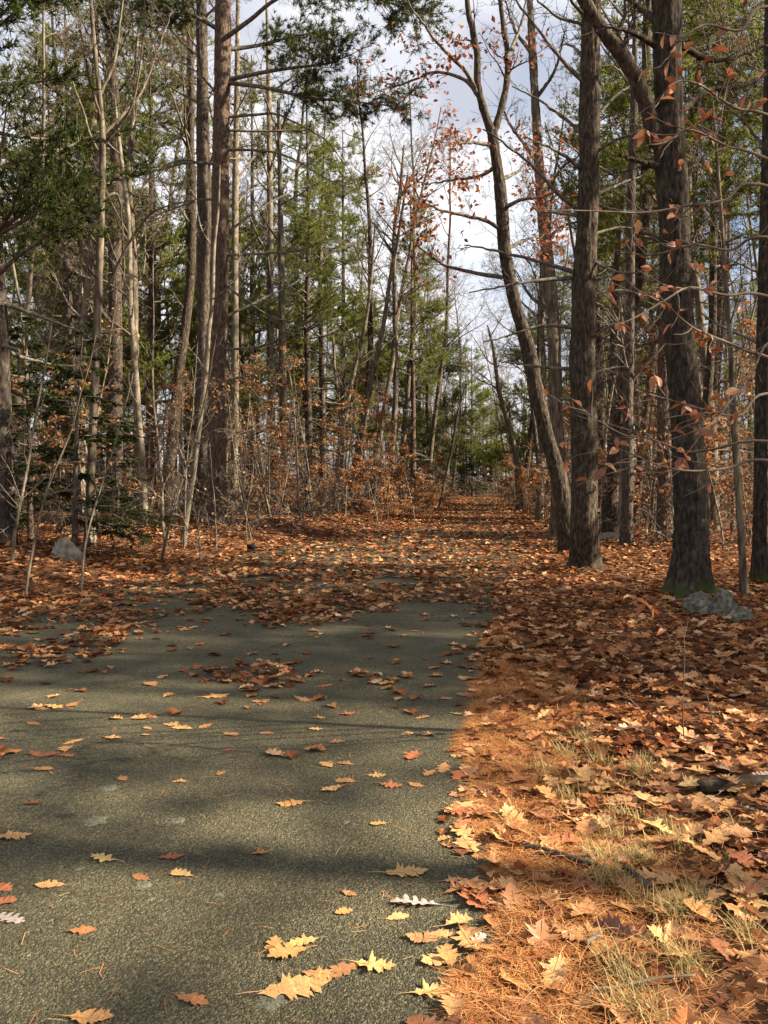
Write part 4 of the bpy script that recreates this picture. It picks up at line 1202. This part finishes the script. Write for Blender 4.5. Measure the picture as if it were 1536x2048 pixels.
stick('fallen_branch', 'grey fallen branch by the right edge of the path', 'branch', [(1040, 1060), (1075, 1072), (1115, 1085)], .03, .02, 'dead_twig', 12, 1, 4)

# lichen patches on the asphalt
for i, (px, py, s) in enumerate([(287, 1768, .09), (218, 1575, .12), (160, 1735, .05), (540, 2000, .13), (190, 1640, .14), (355, 1640, .1), (690, 1643, .05), (300, 1797, .04)]):
    c = gpt(px, py, .012); r = np.random.default_rng(900 + i)
    mb = MB()
    th = np.arange(48) * 2 * np.pi / 48
    edge = s * .42 * (.3 + 1.1 * fbm(np.cos(th) * 2.5 + i * 3, np.sin(th) * 2.5 + 5, 0, 90 + i, 4))
    mb.grid(np.stack([np.stack([k * edge * np.cos(th), k * edge * np.sin(th), np.full(48, h_) + (k < .9) * .0015 * _tab[(np.arange(48) * 53 + int(k * 99)) % 65536]], 1) for k, h_ in [(1, .0), (.9, .002), (.6, .0025), (.3, .002), (.02, .0025)]]), closed=True)
    zz = .008 + (float(fbm(c[0] * .8, c[1] * .8, 0, 31)) - .5) * .012
    tag(obj('lichen_patch', mb.mesh('lichen_patch', M['lichen']), None, (c[0], c[1], zz)), 'pale green lichen patch on the asphalt, %s from the left' % ordinal(1 + sorted([287, 218, 160, 540, 190, 355, 690, 300]).index(px)), 'lichen', 'lichen patches on the asphalt')

# ------------------------------------------------------------------ fallen leaves
def oak_leaf(seed, detail=2, white=False):
    """lobed oak leaf, 1 long: midrib points paired with outline points on both sides"""
    r = np.random.default_rng(seed)
    if white:
        E = [(0, .004)]
        for k, (x, w) in enumerate([(.16, .13), (.32, .2), (.49, .25), (.67, .25), (.84, .17)]):
            E += [(x - .055, .085 - .03 * (k == 0)), (x - .03, w * .75), (x + .02, w), (x + .06, w * .85), (x + .062, w * .45)]
        E += [(.97, .09), (1, .0)]
    elif detail == 2:
        E = [(0, .004), (.1, .03), (.16, .1), (.2, .17), (.25, .13), (.3, .145), (.3, .1), (.36, .18), (.42, .33), (.47, .27), (.53, .31), (.52, .15), (.58, .2), (.66, .34), (.69, .25),
             (.76, .27), (.73, .13), (.8, .17), (.88, .2), (.89, .1), (.93, .09), (1.02, 0)]
        E = [(x + r.normal(0, .008), w * r.uniform(.75, 1.2)) for x, w in E]
    elif detail == 1:
        E = [(0, .01), (.16, .1), (.22, .17), (.3, .1), (.42, .33), (.54, .28), (.54, .15), (.67, .33), (.75, .25), (.75, .13), (.88, .19), (.9, .09), (1, 0)]
    elif detail < 0:
        E = [(0, .05), (.42, .33), (1, .03)]
    else:
        E = [(0, .03), (.35, .3), (.46, .16), (.65, .32), (.76, .13), (1, .0)]
    E = np.array(E)
    tm = np.maximum.accumulate(E[:, 0] * .97); tm[-1] = E[-1, 0]
    mid = np.stack([tm, np.zeros(len(E)), np.zeros(len(E))], 1)
    lft = np.stack([E[:, 0], E[:, 1], np.zeros(len(E))], 1)
    rw = E[:, 1] * r.uniform(.85, 1.1)
    rgt = np.stack([E[:, 0] + r.normal(0, .012, len(E)) * (detail > 0), -rw, np.zeros(len(E))], 1)
    v = np.stack([lft, mid, rgt], 1)
    v[..., 1] *= .92
    v[..., 0] -= .5
    fold, cl, cw, ph = r.uniform(.0, .4), r.uniform(-.2, .9), r.uniform(-.4, 1.1), r.uniform(0, 6)
    v[..., 1] += r.uniform(-.22, .22) * v[..., 0] ** 2
    v[..., 1] *= r.uniform(.92, 1.18)
    x, y = v[..., 0], v[..., 1]
    v[..., 2] = abs(y) * fold + cl * x ** 2 * .6 + cw * y ** 2 + .045 * np.sin(x * 9 + ph) * (abs(y) * 3) + .03 * np.sin(y * 12 + ph)
    v[..., 2] -= v[..., 2].min()
    return v


def leaf_template(seed, detail, white=False, stalk=True):
    v = oak_leaf(seed, detail, white)
    mb = MB(); mb.grid(v)
    if stalk and detail == 2:
        z = v[0, 1, 2]
        mb.tube([[-.5 - .3, .05, max(z - .04, .006)], [-.5 - .14, .015, z + .01], [-.5, 0, z], [0, 0, v[len(v) // 2, 1, 2] + .002], [.45, 0, v[-2, 1, 2]]], [.008, .009, .011, .008, .003], 4)
    return np.concatenate(mb.v), np.concatenate(mb.f)


HI = [leaf_template(1000 + i, 2) for i in range(16)] + [leaf_template(1100, 2, True)]
GREY = 16
MAT_OF = {'tan': 'leaf_tan', 'brown': 'leaf_brown', 'dark brown': 'leaf_dark', 'yellow': 'leaf_yellow', 'reddish': 'leaf_red', 'pale grey': 'leaf_grey'}
_cache = {}


def leaf_mesh(v, colour):
    if (v, colour) not in _cache:
        mb = MB(); mb.add(HI[v][0], HI[v][1])
        _cache[(v, colour)] = mb.mesh('oak_leaf', M[MAT_OF[colour]])
    return _cache[(v, colour)]


# leaves on the open asphalt, each at its place in the photograph: x, y, width in photo pixels, colour
T_, B_, D_, Y_, R_, G_ = 'tan', 'brown', 'dark brown', 'yellow', 'reddish', 'pale grey'
HAND = [(22, 1673, 60, T_), (208, 1718, 58, Y_), (102, 1770, 52, T_), (340, 1714, 44, R_), (283, 1755, 38, B_), (362, 1748, 46, Y_), (167, 1862, 46, B_), (12, 1838, 70, G_), (5, 1805, 44, R_), (8, 1775, 40, R_), (178, 2038, 80, T_), (385, 1998, 60, B_),
        (548, 1893, 56, T_), (577, 1903, 74, T_), (607, 1882, 48, Y_), (585, 1974, 118, T_), (640, 1948, 56, T_), (685, 1938, 70, B_), (747, 1930, 78, Y_), (690, 1822, 36, T_), (697, 1787, 30, B_), (518, 1706, 30, R_), (583, 1607, 48, T_), (665, 1578, 44, T_),
        (692, 1562, 42, B_), (752, 1551, 36, Y_), (758, 1648, 32, T_), (650, 1528, 48, T_), (692, 1526, 34, B_), (360, 1562, 28, T_), (245, 1556, 34, B_), (443, 1546, 24, B_), (66, 1606, 34, D_), (86, 1538, 40, T_), (70, 1507, 44, D_), (100, 1509, 46, D_), (133, 1510, 42, B_),
        (130, 1498, 40, T_), (148, 1483, 40, T_), (222, 1475, 44, T_), (460, 1500, 18, D_), (462, 1468, 40, B_), (535, 1466, 32, B_), (670, 1483, 36, B_), (633, 1457, 30, T_), (695, 1428, 34, R_), (345, 1450, 40, T_), (362, 1456, 38, T_), (412, 1452, 32, B_), (295, 1457, 20, B_),
        (293, 1470, 20, B_), (230, 1437, 30, T_), (290, 1435, 50, T_), (68, 1447, 34, B_), (85, 1417, 46, B_), (112, 1414, 50, T_), (145, 1410, 34, B_), (300, 1368, 44, B_), (430, 1393, 46, T_), (515, 1403, 30, B_), (638, 1435, 26, T_), (605, 1398, 40, B_), (650, 1372, 34, R_),
        (890, 1678, 30, T_), (808, 1744, 78, T_), (905, 1760, 34, T_), (952, 1773, 44, Y_), (830, 1806, 84, G_), (794, 1832, 44, T_), (848, 1876, 56, B_), (882, 1866, 50, T_), (882, 1918, 66, T_), (860, 1982, 66, Y_), (922, 1956, 64, T_), (963, 1986, 58, B_), (975, 1802, 50, T_), (1000, 1830, 60, B_),
        (970, 1712, 46, T_), (795, 1398, 28, Y_), (815, 1467, 32, T_), (858, 1468, 32, T_), (825, 1511, 52, R_), (860, 1546, 38, T_), (888, 1535, 48, T_), (780, 1571, 44, R_), (833, 1571, 32, T_), (845, 1435, 28, T_), (870, 1352, 30, B_), (912, 1427, 30, T_), (870, 1335, 34, B_), (890, 1397, 30, B_), (925, 1355, 36, T_),
        (940, 1390, 50, B_), (20, 1700, 0, T_)]
HAND = [h for h in HAND if h[2] > 0]
r = np.random.default_rng(1200)
rows = {}
for h in HAND:
    k = 0 if h[1] > 1850 else 1 if h[1] > 1650 else 2 if h[1] > 1520 else 3 if h[1] > 1440 else 4
    rows.setdefault(k, []).append(h)
RW = ['nearest the bottom edge', 'in the second row up', 'in the middle rows', 'in the fourth row up', 'in the row near the pile']
n_ind = 0
for k, hs in rows.items():
    hs.sort()
    for i, (px, py, w, c) in enumerate(hs):
        g = gpt(px, py, .01)
        d = math.hypot(g[1], CAMH)
        L = min(max(w * d / FPX * r.uniform(1.0, 1.15), .07), .21)
        var = GREY if c == G_ else int(r.integers(0, 16))
        zz = .008 + (float(fbm(g[0] * .8, g[1] * .8, 0, 31)) - .5) * .012 + .002
        if g[0] > edge_x(g[1]):
            zz = max(zz, float(gh(g[0], g[1])) + .03)
        rot = r.choice([r.uniform(-.5, .5), math.pi + r.uniform(-.5, .5), r.uniform(0, 6.28)])
        o = obj('oak_leaf', leaf_mesh(var, c), None, (g[0], g[1], zz), (r.normal(0, .04), r.normal(0, .04), rot), (L, L, L * r.uniform(.25, .75)))
        size = 'large ' if w > 70 else 'small ' if w < 32 else ''
        tag(o, '%s%s oak leaf on open asphalt %s, %s from left' % (size, c, RW[k], ordinal(i + 1)), 'leaf', 'fallen oak leaves')
        n_ind += 1


def rotm(rx, ry, rz):
    cx, sx, cy, sy, cz, sz = np.cos(rx), np.sin(rx), np.cos(ry), np.sin(ry), np.cos(rz), np.sin(rz)
    R = np.empty((len(rx), 3, 3))
    R[:, 0, 0] = cz * cy; R[:, 0, 1] = cz * sy * sx - sz * cx; R[:, 0, 2] = cz * sy * cx + sz * sx
    R[:, 1, 0] = sz * cy; R[:, 1, 1] = sz * sy * sx + cz * cx; R[:, 1, 2] = sz * sy * cx - cz * sx
    R[:, 2, 0] = -sy; R[:, 2, 1] = cy * sx; R[:, 2, 2] = cy * cx
    return R


def cover(x, y):
    """how thickly leaves lie at a place, 0..1"""
    lft, rgt = x - xl(y), edge_x(y) - x
    inside = (lft > 0) & (rgt > 0)
    nz_ = fbm(x * 1.1, y * 1.1, 0, 61)
    far = sstep(7.6, 11.8, y + (nz_ - .5) * 13)
    far = np.maximum(far, sstep(14.5, 17.5, y))
    nearleft = sstep(1.3, .0, lft + (nz_ - .5) * 1.6)
    nearedge = sstep(.25, 0, rgt + (nz_ - .5) * .5)
    a = np.maximum(np.maximum(far * .95, nearleft), nearedge * .5)
    a = np.where((y > 5.2) & (y < 9.5), np.maximum(a, .035 + .3 * sstep(.55, .75, nz_) * sstep(6, 8, y)), a)
    pile = np.exp(-(((x + 1.03) / .42) ** 2 + ((y - 6.45) / .3) ** 2) * 1.1)
    a = np.maximum(a, np.clip(pile * 1.6 - .25, 0, 1))
    a = np.where(y > 28, a * (.85 + .15 * sstep(1.4, .3, np.minimum(lft, rgt))), a)
    v = -rgt
    strip = .45 + .55 * sstep(.1, .8, v + (nz_ - .5) * 1.4)
    strip = np.where(y > 6, np.maximum(strip, sstep(5.6, 7.5, y)), strip)
    grass = fbm(x * 1.6 + 7, y * 1.6, 0, 67)
    strip = strip * (1 - .35 * sstep(.55, .7, grass) * (y < 6))
    return np.where(inside, a, np.where(rgt <= 0, strip, 1.0))


COLS = ['brown', 'tan', 'dark brown', 'reddish', 'yellow', 'pale grey']
allv = {1: MB(), 0: MB()}
cand = []
for (y0, y1, dens, det, sc_) in [(1.9, 4.2, 250, 2, 1.0), (4.2, 8.0, 210, 1, 1.0), (8.0, 11.0, 165, 1, 1.0), (11.0, 16, 110, 0, 1.05), (16, 27, 52, -1, 1.2), (27, 45, 55, -1, 1.25), (45, 97, 20, -1, 1.6)]:
    W0, W1 = -.463 * y1 * 1.1 - .6, .463 * y1 * 1.1 + .6
    if y0 > 26:
        W0, W1 = (-3, 9) if y0 < 40 else (1, 13)
    n = int(dens * (y1 - y0) * (W1 - W0))
    y = r.uniform(y0, y1, n); x = r.uniform(W0, W1, n)
    m = (abs(x) < .463 * y * 1.1 + .5) & (r.random(n) < cover(x, y))
    x, y = x[m], y[m]; n = len(x)
    ina = (x > xl(y)) & (x < edge_x(y))
    thick = cover(x, y)
    z = np.where(ina, .012 + 2.2 * sstep(84, 190, y), gh(x, y) + .016) + r.uniform(0, .05, n) * thick ** 2
    pile = np.exp(-(((x + 1.03) / .42) ** 2 + ((y - 6.45) / .3) ** 2) * 1.1)
    z += ina * np.clip(pile - .3, 0, 1) * r.uniform(0, .1, n)
    tilt = np.where(ina & (thick < .5), .06, .22)
    rx, ry, rz = r.normal(0, 1, n) * tilt, r.normal(0, 1, n) * tilt, r.uniform(0, 6.283, n)
    s = r.uniform(.06, .165, n) * sc_
    if det == 2:
        cand.append((x, y, z, rx, ry, rz, s))
        continue
    tm = [leaf_template(1300 + i, det) for i in range(5)]
    R = rotm(rx, ry, rz) * s[:, None, None]
    pick = r.integers(0, 5, n)
    for k in range(5):
        q = pick == k
        v, f = tm[k]
        vv = np.einsum('nij,vj->nvi', R[q], v) + np.stack([x[q], y[q], z[q]], 1)[:, None]
        ff = f[None] + (np.arange(q.sum()) * len(v))[:, None, None]
        allv[1 if det > 0 else 0].add(vv.reshape(-1, 3), ff.reshape(-1, 4))
# nearest leaves of the verge: the largest ones in view are single objects
x, y, z, rx, ry, rz, s = cand[0]
pxx, pyy, dep = proj(np.stack([x, y, z], 1))
big = s / dep * FPX
vis = (pxx > -20) & (pxx < 1556) & (pyy < 2070)
order = np.argsort(-np.where(vis, big + z * 400, 0))
single = set(order[:300 - n_ind].tolist())
rest = np.array([i not in single for i in range(len(x))])
R = rotm(rx, ry, rz) * s[:, None, None]
pick = r.integers(0, 16, len(x))
for k in range(16):
    q = (pick == k) & rest
    v, f = HI[k]
    vv = np.einsum('nij,vj->nvi', R[q], v) + np.stack([x[q], y[q], z[q]], 1)[:, None]
    ff = f[None] + (np.arange(q.sum()) * len(v))[:, None, None]
    allv[1].add(vv.reshape(-1, 3), ff.reshape(-1, 4))
vrow = {}
for i in single:
    c = COLS[r.choice(6, p=[.38, .34, .1, .1, .06, .02])]
    var = GREY if c == 'pale grey' else int(pick[i])
    o = obj('oak_leaf', leaf_mesh(var, c), None, (x[i], y[i], z[i]), (rx[i], ry[i], rz[i]), (s[i], s[i], s[i] * .7))
    k = 'bottom edge' if pyy[i] > 1900 else 'grass tufts' if pyy[i] > 1700 else 'weathered log'
    vrow.setdefault((c, k), []).append((pxx[i], o))
for (c, k), lst in vrow.items():
    lst.sort(key=lambda a: a[0])
    for i, (_, o) in enumerate(lst):
        tag(o, '%s oak leaf in verge litter toward the %s, %s from the asphalt' % (c, k, ordinal(i + 1)), 'leaf', 'fallen oak leaves')
o = kind(obj('leaf_litter', allv[1].mesh('leaf_litter', M['litter'], False)), 'stuff'); tag(o, 'thick carpet of fallen brown oak leaves beside the asphalt and path', 'leaf litter')
o = kind(obj('leaf_litter', allv[0].mesh('leaf_litter', M['litter'], False)), 'stuff'); tag(o, 'distant carpet of fallen leaves over the path and woods floor', 'leaf litter')

# pine needles on the verge and a few on the asphalt
n = 38000
y = r.uniform(1.9, 7.2, n); x = edge_x(y) + np.abs(r.normal(0, .36, n)) - .07 + (fbm(y * 3, 2.2, 0, 71) - .5) * .25
m = (fbm(x * 1.5, y * 1.5, 0, 73) > .3 + .12 * (x - edge_x(y))) | (r.random(n) < .25)
x, y = x[m], y[m]
xs, ys_ = r.uniform(-2.6, .9, 420), r.uniform(2, 7, 420)
x, y = np.concatenate([x, xs]), np.concatenate([y, ys_]); n = len(x)
ina = x < edge_x(y)
z = np.where(ina, .016, gh(x, y) + .006 + np.abs(r.normal(0, .012, n)))
az, el = r.uniform(0, 6.283, n), np.where(ina, 0, r.normal(.02, .16, n))
d = np.stack([np.cos(az) * np.cos(el), np.sin(az) * np.cos(el), np.sin(el)], 1)
Ln = r.uniform(.05, .11, n)[:, None]
sd = np.stack([-np.sin(az), np.cos(az), np.zeros(n)], 1) * .0011
P = np.stack([x, y, z], 1)
bow = np.stack([-np.sin(az), np.cos(az), r.uniform(0, .5, n)], 1) * r.normal(0, .012, n)[:, None]
v = np.stack([P - sd, P + sd, P + d * Ln * .5 + bow + sd, P + d * Ln * .5 + bow - sd, P + d * Ln], 1)
b5 = (np.arange(n) * 5)[:, None]
mb = MB()
mb.add(v.reshape(-1, 3), np.concatenate([np.array([[0, 1, 2, 3]]) + b5]))
mb.f.append(np.concatenate([np.array([[3, 2, 4]]) + b5, np.full((n, 1), -1)], 1))
o = kind(obj('pine_needles', mb.mesh('pine_needles', M['needle'], False)), 'stuff'); tag(o, 'orange fallen pine needles along the right asphalt edge', 'needles')

# grass tufts
def tuft_mesh(seed, nb=75):
    r = np.random.default_rng(seed)
    mb = MB()
    for _ in range(nb):
        az = r.uniform(0, 6.283); lean = abs(r.normal(.95, .35)); L_ = r.uniform(.05, .12); q = r.normal(0, .028, 2)
        t_ = np.linspace(0, 1, 5)
        a = lean * (0.3 + t_)
        hx = np.concatenate([[0], np.cumsum(np.sin(a[1:]) * L_ / 4)]); hz = np.concatenate([[0], np.cumsum(np.cos(a[1:]) * L_ / 4)])
        c = np.stack([q[0] + hx * math.cos(az), q[1] + hx * math.sin(az), hz - .01], 1)
        sd_ = np.array([-math.sin(az), math.cos(az), 0]) * (.0019 * (1 - t_ * .9))[:, None]
        mb.grid(np.stack([c - sd_, c + sd_], 1))
    return mb.mesh('grass_tuft', M['grass'], False)


GT = [tuft_mesh(1500 + i) for i in range(5)]
pts = [(1165, 1480), (1185, 1500), (1130, 1515), (1200, 1530), (1275, 1545), (1300, 1530), (1290, 1552), (1160, 1575), (1180, 1583), (1235, 1590), (1330, 1660), (1345, 1690), (1255, 1640), (1225, 1672), (1260, 1715), (1285, 1722), (1310, 1735), (1235, 1765), (1215, 1775), (1270, 1800), (1385, 1800), (1400, 1815), (1370, 1825), (1480, 1670), (1450, 1740), (1240, 1950), (1265, 1970), (1360, 1925), (1375, 1945), (1250, 2030), (1300, 2040), (1090, 1550), (1140, 1600), (1500, 1880), (1195, 1720), (1345, 1838)]
pts.sort()
for i, (px, py) in enumerate(pts):
    g = gpt(px, py)
    near = 'far' if py < 1620 else 'middle' if py < 1780 else 'near'
    j = sum(1 for a, b in pts[:i] if ('far' if b < 1620 else 'middle' if b < 1780 else 'near') == near)
    tag(obj('grass_tuft', GT[i % 5], None, (g[0], g[1], max(float(gh(g[0], g[1])), 0)+.012), (0, 0, i * 1.3), r.uniform(.8, 1.4)), 'straw-green grass tuft in the %s verge, %s from the left' % (near, ordinal(j + 1)), 'grass', 'grass tufts on the verge')
